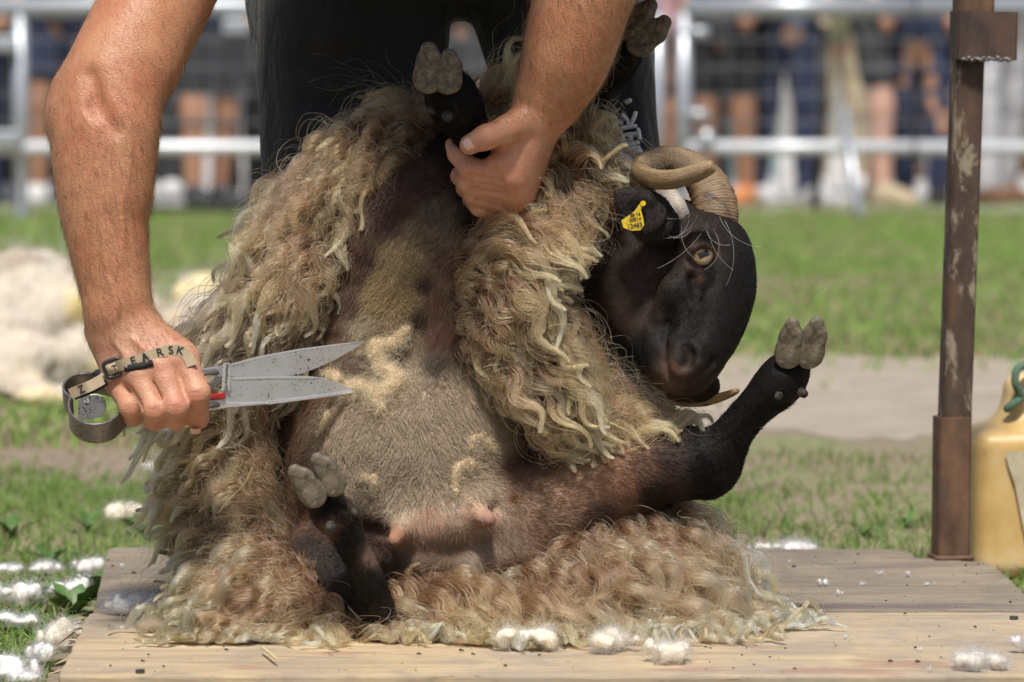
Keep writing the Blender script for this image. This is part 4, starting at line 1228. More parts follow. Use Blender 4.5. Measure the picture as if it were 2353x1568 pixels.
# --- eye
m = NT('eye'); c = m.coord('Generated')
sx = m.n('SeparateXYZ'); m.l(c, sx.inputs[0])
m.bsdf(m.attr('col'), .06, Coat_Weight=1.0, Coat_Roughness=.02)
ec = P(1614, 586, -.0735); er = .0128
vs, cs, n, k = [], [], 28, 40
f_ = unit(np.array([.05, -1, .08])); rgt = unit(np.cross([0, 0, 1], f_)); upv = np.cross(f_, rgt)
tl = math.radians(25); ex = -rgt * math.cos(tl) - upv * math.sin(tl); ey = np.cross(f_, ex)
for i in range(n):
    a = math.pi * .62 * i / (n - 1)
    for j in range(k):
        b = 2 * math.pi * j / k
        x, y = math.sin(a) * math.cos(b), math.sin(a) * math.sin(b)
        vs.append(ec + er * (f_ * math.cos(a) + ex * x + ey * y))
        d = math.hypot(x, y)
        colr = (.72, .54, .30) if d < .86 else (.10, .06, .04)
        if d < .86: colr = tuple(v * (1.05 - .5 * (d / .8) ** 4 + .1 * math.sin(b * 17)) for v in colr)
        if abs(x) < .46 and abs(y) < .26: colr = (.012, .014, .02)
        cs.append(colr)
fs = [[i * k + j, i * k + (j + 1) % k, i * k + k + (j + 1) % k, i * k + k + j] for i in range(n - 1) for j in range(k)]
put('eye', mesh_from('eye', vs, fs, True, {'col': np.array(cs)}), MATS['eye'], sheep)

# --- yellow ear tag with its number
mat_plain('tag_yellow', (.58, .40, .02), .5, 0, .35, 160, .2); mat_plain('tag_ink', (.03, .03, .02), .7)
tagM_o = P(1456, 504, -.112)
tx = unit(P(1490, 478, -.097) - P(1424, 512, -.099)); ty = unit(P(1446, 480, -.1) - P(1462, 530, -.101)); tn = unit(np.cross(tx, ty)); ty = np.cross(tn, tx)
TM = (np.stack([tx, ty, tn], 1), tagM_o)
TS = .82
out = [(-.0165, -.004), (-.0150, .0055), (-.004, .0068), (.006, .0085), (.013, .0125), (.020, .0150), (.0205, .0105), (.0135, .0065), (.0115, -.004), (.0085, -.0125), (.001, -.0165), (-.009, -.012)]
out = [(a * TS, b * TS) for a, b in out]
tago = MB().prism(out, -.0008, .0008, TM).build('ear_tag', MATS['tag_yellow'], sheep, bevel=.0004)
MB().tube([tagM_o + tx * .016 + ty * .010 - tn * .004, tagM_o + tx * .016 + ty * .010 + tn * .0025], .0028, 12).build('ear_tag_stud', MATS['tag_yellow'], tago)
def letters(s, M, size, x, y, mat, parent, name='lettering', rot=0.0, thick=.0003, z=.0012):
    cu = bpy.data.curves.new(name, 'FONT'); cu.body = s; cu.size = size; cu.align_x = 'CENTER'; cu.align_y = 'CENTER'
    cu.extrude = thick; cu.offset = size * .012
    o = bpy.data.objects.new(name, cu)
    COL.objects.link(o)
    dg = bpy.context.evaluated_depsgraph_get()
    me = bpy.data.meshes.new_from_object(o.evaluated_get(dg))
    COL.objects.unlink(o); bpy.data.objects.remove(o)
    A = np.eye(4); A[:3, :3] = M[0]; A[:3, 3] = M[1]
    B = np.array(Matrix.Translation((x, y, z)) @ Matrix.Rotation(rot, 4, 'Z'))
    me.transform(Matrix((A @ B).tolist()))
    return put(name, me, mat, parent)
rt = math.radians(-18)
letters('ES 14', TM, .0048, .0035, .0033, MATS['tag_ink'], tago, rot=rt)
letters('00014', TM, .0048, .0012, -.0010, MATS['tag_ink'], tago, rot=rt)
letters('12463', TM, .0064, -.0020, -.0064, MATS['tag_ink'], tago, rot=rt)

# ================================================================== THE FLEECE
FLOW = np.array([  # px, py, direction dx, dy, dw
    (1000, 210, -.5, -.6, -.1), (930, 240, -.7, -.3, -.2), (850, 300, -.75, .45, -.3), (770, 420, -.6, .75, -.3), (840, 430, -.35, .9, -.3), (700, 550, -.45, .85, -.3), (800, 540, -.1, .95, -.3),
    (640, 660, -.75, .6, -.3), (720, 660, -.5, .8, -.2), (560, 780, -.8, .5, -.25), (640, 780, -.5, .75, -.2), (500, 900, -.75, .6, -.2), (560, 960, -.4, .8, -.2), (470, 1060, -.85, .45, -.2), (560, 1080, -.6, .7, -.2),
    (440, 1180, -.9, .35, -.2), (540, 1200, -.6, .7, -.3), (440, 1290, -.95, .3, -.3), (520, 1360, -.85, .5, -.35), (480, 1430, -.85, .45, -.35), (600, 1440, -.7, .7, -.35), (680, 1360, -.6, .8, -.35),
    (760, 1430, -.25, .9, -.45), (880, 1450, .45, .8, -.45), (980, 1390, .6, .7, -.4), (1000, 1460, .5, .75, -.45), (1120, 1430, .2, .9, -.5), (1230, 1410, .35, .9, -.5), (1300, 1430, .3, .9, -.4),
    (1330, 1320, -.2, .95, -.3), (1420, 1260, .3, .9, -.3), (1400, 1380, .5, .75, -.4), (1520, 1420, .85, .4, -.3), (1560, 1250, .5, .8, -.2), (1640, 1230, .8, .5, -.1), (1650, 1350, .75, .6, -.1),
    (1280, 310, -.35, -.3, -.5), (1340, 320, .7, -.35, -.4), (1420, 350, .75, .35, -.3), (1470, 400, .3, .8, -.3), (1260, 420, .3, .7, -.5), (1360, 450, .3, .8, -.3), (1180, 540, .85, .1, -.4), (1100, 560, .7, -.2, -.5),
    (1280, 540, .5, .7, -.3), (1130, 650, .8, .3, -.4), (1220, 660, .45, .8, -.3), (1160, 740, .75, .45, -.3), (1270, 740, .3, .9, -.3), (1340, 780, .3, .9, -.2), (1230, 830, .55, .75, -.3), (1330, 860, .45, .85, -.2),
    (1250, 920, .65, .6, -.3), (1350, 950, .75, .5, -.2), (1440, 990, .9, .3, -.2), (1330, 1020, .7, .5, -.2), (1130, 220, .5, -.7, -.2), (1200, 260, .7, -.4, -.2)], float)
_RIGHT, _DOWN, _FWD = np.array([1.0, 0, 0]), np.array([0, 0, -1.0]), np.array([0, 1.0, 0])
FLOW_V = FLOW[:, 2:3] * _RIGHT + FLOW[:, 3:4] * _DOWN + FLOW[:, 4:5] * _FWD
def flow(p):
    x, y = proj(p)
    d2 = (x[:, None] - FLOW[None, :, 0]) ** 2 + (y[:, None] - FLOW[None, :, 1]) ** 2
    w = 1 / (d2 + 900) ** 2
    v = w @ FLOW_V / w.sum(1)[:, None]
    return v / (np.linalg.norm(v, axis=1)[:, None] + 1e-9)

PADS = [  # px, py, w, radius
    (985, 285, .110, .026), (920, 335, .085, .036), (850, 385, .060, .044), (790, 450, .035, .046), (745, 530, .015, .045), (712, 610, .0, .042), (662, 690, -.010, .042), (612, 765, -.015, .043),
    (570, 840, -.020, .038), (540, 920, -.022, .034), (522, 1000, -.025, .034), (520, 1090, -.035, .036), (525, 1180, -.050, .038), (545, 1265, -.070, .038),
    (570, 1340, -.110, .034), (630, 1345, -.105, .036), (610, 1400, -.150, .026), (690, 1390, -.160, .030), (770, 1410, -.175, .026), (870, 1425, -.185, .022), (960, 1405, -.170, .028), (1060, 1385, -.145, .026),
    (1140, 1400, -.150, .026), (1230, 1385, -.140, .030), (1310, 1355, -.120, .036), (1290, 1310, -.085, .026), (1370, 1300, -.095, .038), (1450, 1275, -.085, .036), (1530, 1240, -.060, .036), (1560, 1295, -.070, .034), (1470, 1345, -.105, .034), (1390, 1380, -.130, .030), (1530, 1360, -.09, .024),
    (1310, 360, -.02, .032), (1362, 385, -.005, .030), (1412, 420, .010, .024), (1310, 440, -.035, .044), (1380, 470, -.010, .036), (1255, 490, -.035, .030), (1345, 520, -.02, .026), (1200, 555, -.055, .036), (1245, 565, -.056, .036),
    (1135, 580, -.045, .022), (1160, 660, -.066, .034), (1225, 670, -.070, .035), (1170, 750, -.070, .034), (1240, 780, -.076, .035), (1290, 848, -.070, .029), (1225, 850, -.074, .034), (1290, 915, -.066, .034), (1365, 935, -.050, .030),
    (1270, 965, -.062, .024), (1345, 985, -.050, .026), (1420, 985, -.035, .022), (1135, 285, .10, .03), (1195, 320, .08, .035), (1090, 690, -.045, .016), (1105, 780, -.05, .014),
    (1010, 500, .20, .09), (950, 760, .21, .12), (960, 1050, .20, .13), (970, 1250, .15, .11), (780, 900, .16, .08), (1180, 900, .13, .08), (1150, 1230, .12, .07), (760, 1240, .10, .07), (1210, 600, .10, .06)]
WF = Field(P(350, 1530, -.1) - (0, .22, 0), P(1720, 170, .1) + (0, .30, 0), .0042)
for a, b, w, r in PADS:
    if b > 1335 and w < -.08 and not 640 < a < 1000: b, w = b + 20, w - .045
    WF.ell(P(a, b, w), (r, r * .95, r), k=.022)
V, Q = WF.skin(2)
V = V + normals(V, Q) * (.007 * noise3(V, 38, 3))[:, None]
V[:, 2] = np.maximum(V[:, 2], BT + .0012)
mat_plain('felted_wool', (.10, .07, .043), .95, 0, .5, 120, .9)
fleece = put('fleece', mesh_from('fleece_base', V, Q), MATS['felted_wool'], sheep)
fleece['label'] = 'long wavy cream and golden brown fleece hanging open'

def collide(p, h):
    for Fd in (WF, SF):
        d = Fd.sample(p); m_ = d < h
        if m_.any():
            p[m_] += Fd.grad(p[m_]) * np.clip(h[m_] - d[m_], 0, .02)[:, None]
    p[:, 2] = np.maximum(p[:, 2], BT + .0025 + h * .15)
    return p

def frames(G):
    T = np.gradient(G, axis=1); T /= np.linalg.norm(T, axis=2, keepdims=True) + 1e-9
    u = np.cross(T, np.array([.31, .83, .46])); u /= np.linalg.norm(u, axis=2, keepdims=True) + 1e-9
    return T, u, np.cross(T, u)

def locks(seed, p, nn, length, lift, wave, lam, n=16, grav=.35, jitter=.35, full=False):
    """guide curve for every lock"""
    r = np.random.default_rng(seed); m_ = len(p)
    G = np.zeros((m_, n, 3)); G[:, 0] = p
    coh = np.stack([noise3(p + o_, 22, 2) for o_ in (0, 11, 23)], 1)
    fl = flow(p) + r.standard_normal((m_, 3)) * jitter * .45 + coh * jitter * 2.2
    step = (length / (n - 1))[:, None]
    for i in range(1, n):
        t = i / (n - 1)
        d = .55 * fl + .45 * flow(G[:, i - 1]) + nn * lift[:, None] * max(0, 1 - 2.2 * t) + np.array([0, 0, -1.0]) * grav * t
        d /= np.linalg.norm(d, axis=1)[:, None] + 1e-9
        G[:, i] = collide(G[:, i - 1] + d * step, .0035 + .004 * np.sin(math.pi * t) * np.ones(m_))
    keepf = shorten(G)
    length = length * keepf
    _, u, v = frames(G)
    s = np.linspace(0, 1, n)[None] * length[:, None]
    ph = r.random((m_, 1)) * 6.283; A = wave[:, None] * np.clip(np.linspace(0, 1, n)[None] * 2.2, 0, 1)
    a = 2 * math.pi * s / lam[:, None] + ph
    G = G + u * (A * np.sin(a))[..., None] + v * (A * .75 * np.cos(a * 1.03 + r.random((m_, 1)) * 1.5))[..., None]
    G[..., 2] = np.maximum(G[..., 2], BT + .004)
    return (G, keepf) if full else G

BARE = [  # parts of the sheep that show free of wool
    [(1290, 690), (1330, 600), (1400, 560), (1415, 430), (1500, 425), (1530, 350), (1640, 350), (1700, 450), (1740, 650), (1680, 860), (1600, 940), (1500, 900), (1430, 800), (1370, 740)],
    [(1290, 1075), (1420, 1020), (1600, 995), (1760, 800), (1900, 720), (1860, 930), (1700, 1100), (1630, 1145), (1400, 1195), (1200, 1290), (1100, 1290)],
    [(660, 1060), (760, 1040), (820, 1160), (850, 1260), (900, 1420), (850, 1420), (800, 1340), (720, 1330), (700, 1270), (780, 1260), (740, 1180)],
    [(610, 1000), (655, 800), (780, 620), (880, 440), (1000, 400), (1050, 560), (1060, 840), (1200, 960), (1290, 1060), (1180, 1290), (900, 1330), (650, 1230)],
    [(1200, 245), (1250, 0), (1440, 0), (1400, 150), (1290, 290), (1255, 300)],
    [(1395, 190), (1500, 190), (1500, 352), (1425, 352)],
    [(940, 90), (1060, 90), (1130, 300), (1240, 270), (1250, 420), (1200, 510), (1100, 500), (1030, 340), (960, 210)]]
def in_poly(x, y, poly):
    c = np.zeros(np.shape(x), bool); n = len(poly)
    for i in range(n):
        (x0, y0), (x1, y1) = poly[i], poly[i - 1]
        c ^= ((y0 > y) != (y1 > y)) & (x < (x1 - x0) * (y - y0) / (y1 - y0 + 1e-9) + x0)
    return c
def shorten(G):
    """trim locks that would fall across bare skin; returns kept fraction"""
    m_, n, _ = G.shape
    x, y = proj(G.reshape(-1, 3)); bad = np.zeros(m_ * n, bool)
    for pl in BARE: bad |= in_poly(x, y, pl)
    bad = bad.reshape(m_, n)
    start = bad[:, 0]
    first = np.where(bad.any(1), bad.argmax(1), n - 1).astype(float)
    f = np.where(start, np.where((~bad).any(1), .45, .22), np.clip(first / (n - 1) * 1.12, .2, 1))
    t = np.linspace(0, 1, n)[None] * f[:, None] * (n - 1)
    i = np.minimum(t.astype(int), n - 2); a = (t - i)[..., None]
    k = np.arange(m_)[:, None]
    G[:] = G[k, i] * (1 - a) + G[k, i + 1] * a
    return f

def strands(seed, G, per, rad, frizz, fly=.06, rmid=1.0, tip=.16):
    """hair strands bundled round each guide"""
    r = np.random.default_rng(seed); m_, n, _ = G.shape
    T, u, v = frames(G)
    t = np.linspace(0, 1, n)
    prof = (.75 + .45 * np.sin(math.pi * np.clip(t * 1.25, 0, 1))) * rmid * (1 - t ** 1.6) + tip * t
    ang = r.random((m_, per, 1)) * 6.283 + (r.standard_normal((m_, 1, 1)) * 3.5) * t[None, None]
    q = np.sqrt(r.random((m_, per, 1)))
    loose = 1 + (r.random((m_, per, 1)) < fly) * (1.2 + 2.5 * t ** 1.2)[None, None]
    off = rad[:, None, None] * q * prof[None, None] * loose
    S = G[:, None] + u[:, None] * (off * np.cos(ang))[..., None] + v[:, None] * (off * np.sin(ang))[..., None]
    wob = r.standard_normal((m_, per, n, 3)); wob = (wob + np.roll(wob, 1, 2) + np.roll(wob, -1, 2)) / 1.7
    S = S + wob * frizz * t[None, None, :, None] ** .7
    S[..., 2] = np.maximum(S[..., 2], BT + .0012 + .002 * r.random((m_, per, 1)))
    return S.reshape(m_ * per, n, 3)

r = np.random.default_rng(31)
Nn = normals(V, Q); view = unit(np.array([0, -CAM_D, CAM_H]) - P(1000, 900, 0))
face = Nn @ view
vx, vy = proj(V)
hidden = (SF.sample(V) < -.002) | (V[:, 2] < BT + .002)
wgt = np.where(face > -.15, 1.0, .22) * ~hidden
mat_fibre('wool'); mat_fibre('wool_under', .42, .65, (1.05, 1.12, 1.22))
def wool_layer(seed, NL, PER, Lr, wave, lam, radr, bright, rootc, tip, frizz, fly, lift, name, hr, where=1.0, hue=(1, 1, 1), mat='wool'):
    r = np.random.default_rng(seed)
    sp, sn = scatter(V, Q, NL, r, wgt * where + 1e-12)
    sx_, sy_ = proj(sp)
    neck = (sx_ > 1290) & (sx_ < 1470) & (sy_ > 430) & (sy_ < 690) & (sx_ > 1320 + .35 * np.abs(sy_ - 540))
    inner = (np.abs(sx_ - 1095) < 60) & (sy_ > 600) & (sy_ < 830)
    L = Lr[0] + (Lr[1] - Lr[0]) * r.random(NL) ** 1.4
    L = np.where(sy_ < 330, L * .65, L); L = np.where((sx_ > 1250) & (sy_ < 440), L * .62, L); L = np.where((sx_ < 590) & (sy_ > 930), L * .60, L); L = np.where((sx_ < 570) & (sy_ > 1150) & (sy_ < 1330), L * .75, L); L = np.where((sy_ > 1300), L * 1.4, L)
    L = np.where(neck, .014 + .012 * r.random(NL), L); L = np.where(inner, L * .55, L)
    lf = np.where((sx_ > 1250) & (sy_ < 440), .2, lift[0] + lift[1] * r.random(NL))
    G, kf = locks(seed + 1, sp, sn, L, lf, np.where(neck, .002, wave[0] + wave[1] * r.random(NL) ** 1.2), lam[0] + lam[1] * r.random(NL), full=True)
    rad = np.where(neck, .0045, radr[0] + radr[1] * r.random(NL)) * np.clip(kf + .25, 0, 1)
    S = strands(seed + 2, G, PER, rad, frizz, fly=fly, tip=tip)
    t = np.linspace(0, 1, G.shape[1])
    pal = np.array([(.72, .50, .27), (.84, .66, .43), (.62, .47, .31), (.48, .34, .21), (.90, .78, .58), (.36, .28, .20)])
    lc = r.dirichlet([.42, .20, .26, .36, .13, .22], NL) @ pal
    grey = np.clip(np.exp(-(((sx_ - 590) / 150) ** 2 + ((sy_ - 760) / 110) ** 2)), 0, 1)[:, None]
    lc = lc * (1 - .7 * grey) + np.array([.66, .58, .46]) * .7 * grey
    gold = np.clip(np.exp(-(((sx_ - 1260) / 170) ** 2 + ((sy_ - 700) / 260) ** 2)), 0, 1)[:, None]
    lc = (lc * (1 - .3 * gold) + np.array([.74, .52, .27]) * .3 * gold) * bright
    lc = np.where(neck[:, None], np.array([.085, .055, .035]) * (.5 + r.random((NL, 1))), lc)
    lc = lc * np.asarray(hue)
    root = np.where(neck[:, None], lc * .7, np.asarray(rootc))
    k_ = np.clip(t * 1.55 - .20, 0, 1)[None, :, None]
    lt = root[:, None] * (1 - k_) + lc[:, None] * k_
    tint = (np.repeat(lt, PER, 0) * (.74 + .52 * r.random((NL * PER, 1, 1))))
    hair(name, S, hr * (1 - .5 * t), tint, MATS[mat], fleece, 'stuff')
wool_layer(141, 1900, 30, (.026, .050), (.0016, .003), (.022, .02), (.005, .004), .50, (.10, .080, .062), .35, .0012, .06, (.5, .4), 'wool_undercoat', .00028, hue=(.80, .80, .80), mat='wool_under')
wool_layer(151, 1550, 62, (.060, .125), (.0035, .0075), (.046, .050), (.0065, .0060), 1.0, (.17, .150, .128), .10, .0007, .08, (.5, .55), 'wool_locks', .00027)
wool_layer(161, 520, 62, (.080, .15), (.006, .009), (.045, .040), (.0065, .0050), 1.30, (.17, .150, .128), .06, .0005, .05, (.9, .7), 'wool_locks', .00027, where=((vy > 1225) & (face > -.1)) * 1.0)
wool_layer(171, 260, 62, (.075, .13), (.005, .008), (.050, .045), (.0065, .0055), 1.12, (.17, .150, .128), .07, .0006, .06, (.8, .6), 'wool_locks', .00027, where=((vx < 760) & (vy > 420) & (vy < 1230) & (face > -.1)) * 1.0)
t = np.linspace(0, 1, 16)

# stray fine fibres standing off the fleece
NF = 5200
fp, fn = scatter(V, Q, NF, r, wgt + 1e-12)
Gf = locks(43, fp, fn, .05 + .075 * r.random(NF), .8 + .6 * r.random(NF), .003 + .006 * r.random(NF), .03 + .04 * r.random(NF), grav=.2, jitter=.8)
out_ = (np.linspace(0, 1, 16) ** 1.5)[None, :, None] * (.012 * r.random(NF))[:, None, None] * fn[:, None]
hair('stray_fibres', Gf + out_, .00017 * (1 - .6 * t), np.repeat(np.array([[.56, .44, .28]]), NF, 0) * (.6 + .6 * r.random((NF, 1))), MATS['wool'], fleece, 'stuff')

# --- short coat on the shorn skin, legs and face
V, Q = SHEEP_MESH
NB = 120000
Nb = normals(V, Q)
inside = WF.sample(V) < -.004
wb = np.where(inside, 0, np.where(Nb @ view > -.3, 1.0, .3))
bx, by = proj(V)
belly = np.exp(-(((bx - 950) / 270) ** 2 + ((by - 1010) / 170) ** 2)) + np.exp(-(((bx - 880) / 90) ** 2 + ((by - 690) / 110) ** 2))
wb = wb * (1 + 1.6 * np.clip(belly, 0, 1)) * np.where((by > 1215) & (bx > 820) & (bx < 1260), .35, 1) * np.where(((bx - 1030) / 150) ** 2 + ((by - 1195) / 38) ** 2 < 1, .3, 1)
wb *= np.where((np.hypot(bx - 1614, by - 585) < 30), 0, 1) * np.where((bx > 1500) & (bx < 1650) & (by > 775) & (by < 900), .45, 1)
wb *= np.where(((np.hypot(bx - 905, by - 1235) < 30) | (np.hypot(bx - 1110, by - 1185) < 30) | (np.hypot(bx - 1155, by - 1352) < 30)), .08, 1)
bp, bn = scatter(V, Q, NB, r, wb + 1e-12)
COATF = np.array([(880, 600, -.5, .8), (860, 720, -.4, .8), (940, 540, -.6, .7), (1010, 700, -.15, .95), (760, 780, -.6, .7), (680, 900, -.5, .8), (800, 950, -.5, .7), (940, 900, .0, .9), (1080, 950, .5, .7), (1180, 1000, .6, .7), (950, 1080, .0, 1), (800, 1080, -.4, .8), (1100, 1100, .4, .8), (650, 1100, -.1, 1),
    (980, 1200, 0, 1), (1150, 1260, .6, .5), (1300, 1140, .8, -.1), (1420, 1090, .9, .2), (1560, 1060, .95, .1), (1640, 1060, .4, -.6), (1720, 950, .6, -.7), (1800, 870, .4, -.9), (760, 1180, -.5, -.8), (820, 1270, -.4, -.9), (870, 1380, -.3, -.9), (740, 1290, .6, .7), (1050, 250, -.5, -.85), (1420, 120, .7, -.6),
    (1640, 560, .1, .9), (1680, 650, -.1, 1), (1620, 700, -.35, .9), (1560, 700, -.5, .8), (1500, 620, -.3, .9), (1440, 640, -.2, .9), (1430, 730, .3, .9), (1500, 820, -.2, .9), (1560, 850, 0, 1), (1460, 470, -.7, -.5)], float)
d2 = (proj(bp)[0][:, None] - COATF[None, :, 0]) ** 2 + (proj(bp)[1][:, None] - COATF[None, :, 1]) ** 2
w_ = 1 / (d2 + 600) ** 2; w_ /= w_.sum(1)[:, None]
cf = w_ @ (COATF[:, 2:3] * _RIGHT + COATF[:, 3:4] * _DOWN)
px_, py_ = proj(bp)
bel = np.clip(np.exp(-(((px_ - 950) / 290) ** 2 + ((py_ - 1010) / 175) ** 2)) * 1.3, 0, 1)
patch = np.clip(np.exp(-(((px_ - 885) / 80) ** 2 + ((py_ - 680) / 110) ** 2)) * 1.3, 0, 1)
fz = np.clip(bel + patch, 0, 1)
swirl = np.stack([noise3(bp, 28, 2), noise3(bp + 9, 28, 2), noise3(bp + 17, 28, 2)], 1)
d = cf + r.standard_normal((NB, 3)) * (.18 + .3 * fz)[:, None] + swirl * (.3 + 1.7 * fz)[:, None]
d = d - bn * (d * bn).sum(1)[:, None]; d /= np.linalg.norm(d, axis=1)[:, None] + 1e-9
Lh = (.0040 + .0035 * r.random(NB)) * (1 + .45 * fz)
Lh = np.where((px_ > 1300) & (py_ < 930) & (py_ > 400), Lh * .62, Lh); Lh = np.where((px_ > 1490) & (py_ < 930) & (py_ > 770), Lh * .5, Lh)
tt = np.linspace(0, 1, 5)[None, :, None]
rise = (.22 + .55 * fz)[:, None, None]
pts = bp[:, None] + Lh[:, None, None] * (d[:, None] * tt * .95 + bn[:, None] * (rise * tt - .3 * rise * tt ** 2) + r.standard_normal((NB, 1, 3)) * .18 * tt ** 2)
bc = paint(bp, COAT)
bc = bc * (.80 + .42 * r.random((NB, 1)) ** 1.5)
hair('short_coat', pts, .00017 * np.array([1, 1, .9, .7, .3]), bc, mat_hair('coat', .50, .12, .18), sheep, 'stuff')

# brown woolly fringe along the far brow, white guard hairs over the face
fr = [(1690, 560 + 180 * a, .02 + .03 * b) for a, b in r.random((1500, 2))]
fp = PP(fr); fp = fp + (SF.grad(fp) * -SF.sample(fp)[:, None])
keep = np.abs(SF.sample(fp)) < .01; fp = fp[keep]; fn = SF.grad(fp)
Gf = fp[:, None] + (fn[:, None] * .8 + np.array([0, 0, -.4]) + r.standard_normal((len(fp), 1, 3)) * .4) * (np.linspace(0, .009, 6) * 1)[None, :, None] + r.standard_normal((len(fp), 6, 3)) * .0006
hair('brow_wool', Gf, .0003, np.array([[.075, .048, .032]]) * (.6 + .8 * r.random((len(fp), 1))), MATS['wool'], sheep, 'stuff')
gh = []
for i in range(11):
    a = r.random(); x0, y0 = 1540 + 125 * a + 8 * r.standard_normal(), 492 + 38 * r.random()
    ln = 60 + 110 * r.random(); an = math.radians(95 + 24 * r.standard_normal() - 30 * (a - .5)); cv = r.standard_normal() * 1.6
    c_ = [(x0, y0, -.085)]
    for j in range(1, 9):
        an2 = an + cv * j / 8
        c_.append((c_[-1][0] + ln / 8 * math.cos(an2), c_[-1][1] + ln / 8 * math.sin(an2), -.092 - .006 * math.sin(j / 8 * 3.1)))
    gh.append(PP(c_))
hair('guard_hairs', np.array(gh), .00008, np.full((len(gh), 3), .8), MATS['coat'], sheep, 'stuff')

# ================================================================== THE HAND SHEARS
def Z5(zx, zy): return 114.9 + .3174 * zx, 718.1 + .3174 * zy
def hit(Fd, px, py, w0, w1, n=200, lim=.0005):
    q = np.array([P(px, py, w) for w in np.linspace(w0, w1, n)]); d = Fd.sample(q)
    i = np.argmax(d < lim)
    return q[i] if d[i] < lim else None
def mat_steel(name, base, spot, rough):
    m = NT(name); c = m.coord()
    f1 = m.noise(c, 330, 3, .6); f2 = m.noise(c, 40, 5, .6); f3 = m.noise(m.coord(scale=(1, 6, 6)), 120, 3, .5)
    col = m.mix(m.ramp(f2, [(.35, (0, 0, 0)), (.7, (.5, .5, .5))]), base, tuple(x * .72 for x in base))
    mask = m.mix(1.0, m.ramp(f1, [(spot, (0, 0, 0)), (spot + .03, (1, 1, 1))]), m.ramp(f2, [(.42, (0, 0, 0)), (.55, (1, 1, 1))]), 'MULTIPLY')
    col = m.mix(mask, col, (.075, .055, .045))
    return m.bsdf(col, m.ramp(f3, [(.3, (rough,) * 3), (.7, (rough + .14,) * 3)]), m.bump(f3, .08, .0006), Metallic=.6)
mat_steel('blade_steel', (.62, .62, .64), .60, .30)
mat_steel('blade_edge', (.74, .74, .76), .70, .22)
mat_steel('spring_steel', (.23, .215, .20), .58, .30)
shears = empty('hand_shears', P(300, 920, -.20))
tag(shears, 'steel hand shears with open blades and printed wrist strap held in the fist', 'shears')
bw = lambda px: -.196 + (px - 450) / 387 * .125
def plate(pts, name, mat, t=.0020, off=0.0, parent=None, bevel=.0005):
    front = [P(a, b, bw(a) - off - t / 2) for a, b in pts]; back = [P(a, b, bw(a) - off + t / 2) for a, b in pts]
    n = len(pts)
    mb = MB().add(front + back, [list(range(n)), list(range(n, 2 * n))[::-1]] + [[i, (i + 1) % n, n + (i + 1) % n, n + i] for i in range(n)])
    return mb.build(name, MATS[mat], parent or shears, bevel=bevel)
up = [Z5(*q) for q in ((1060, 412), (1180, 396), (1290, 378), (1500, 320), (1800, 265), (2100, 226), (2275, 211), (2278, 216), (2190, 272), (2080, 335), (1950, 398), (1790, 456), (1700, 462), (1310, 466), (1205, 468), (1150, 450), (1110, 432))]
dn = [Z5(*q) for q in ((1300, 470), (1600, 459), (1850, 460), (1960, 470), (2090, 512), (2200, 556), (2244, 576), (2060, 606), (1800, 641), (1580, 669), (1300, 692), (1150, 716), (1100, 712), (1100, 640), (1160, 630), (1250, 596), (1290, 540))]
b1 = plate(up, 'blade', 'blade_steel', .0020, .0)
b2 = plate(dn, 'blade', 'blade_steel', .0020, .0042)
plate([Z5(*q) for q in ((1580, 640), (1800, 616), (2060, 580), (2190, 560), (2240, 577), (2060, 606), (1800, 641), (1590, 668), (1555, 660))], 'cutting_edge', 'blade_edge', .0008, .0058, b2)
plate([Z5(*q) for q in ((1150, 636), (1230, 628), (1300, 650), (1420, 655), (1540, 648), (1590, 664), (1300, 691), (1150, 715))], 'heel', 'blade_edge', .0020, .0066, b2, .0008)
plate([Z5(*q) for q in ((1320, 466), (1600, 459), (1850, 461), (1960, 471), (1900, 484), (1600, 480), (1330, 490))], 'hollow_edge', 'blade_edge', .0006, .0056, b2)
plate([Z5(*q) for q in ((1300, 376), (1500, 320), (1800, 265), (2100, 226), (2270, 212), (2100, 240), (1800, 282), (1500, 340), (1300, 392))], 'spine', 'blade_edge', .0006, .0014, b1)
# stop clip and red bumper
clip = plate([Z5(*q) for q in ((1252, 372), (1268, 365), (1298, 366), (1310, 376), (1304, 570), (1242, 566))], 'clip', 'blade_edge', .0014, .0075)
plate([Z5(*q) for q in ((1150, 515), (1232, 474), (1250, 500), (1225, 520), (1162, 565), (1145, 545))], 'clip_tab', 'spring_steel', .0014, .0065)
cM = np.stack([unit(P(516, 897, bw(516)) - P(519, 837, bw(519))), unit(P(530, 868, bw(530)) - P(510, 867, bw(510))), np.zeros(3)], 1)
cM[:, 2] = np.cross(cM[:, 0], cM[:, 1])
cx_, cy_ = Z5(1279, 470)
if cM[1, 2] > 0: cM[:, 1] *= -1; cM[:, 2] = np.cross(cM[:, 0], cM[:, 1])
letters('ShearSharp NZ', (cM, P(cx_, cy_, bw(cx_) - .0086)), .0044, 0, 0, mat_plain('etched_ink', (.10, .10, .11), .5), clip, z=.0002, thick=.00012)
mat_plain('red_rubber', (.46, .02, .025), .45, 0, .1, 60, .1)
plate([Z5(*q) for q in ((1150, 602), (1180, 592), (1268, 580), (1272, 625), (1230, 628), (1152, 628))], 'bumper', 'red_rubber', .007, .0075, bevel=.001)
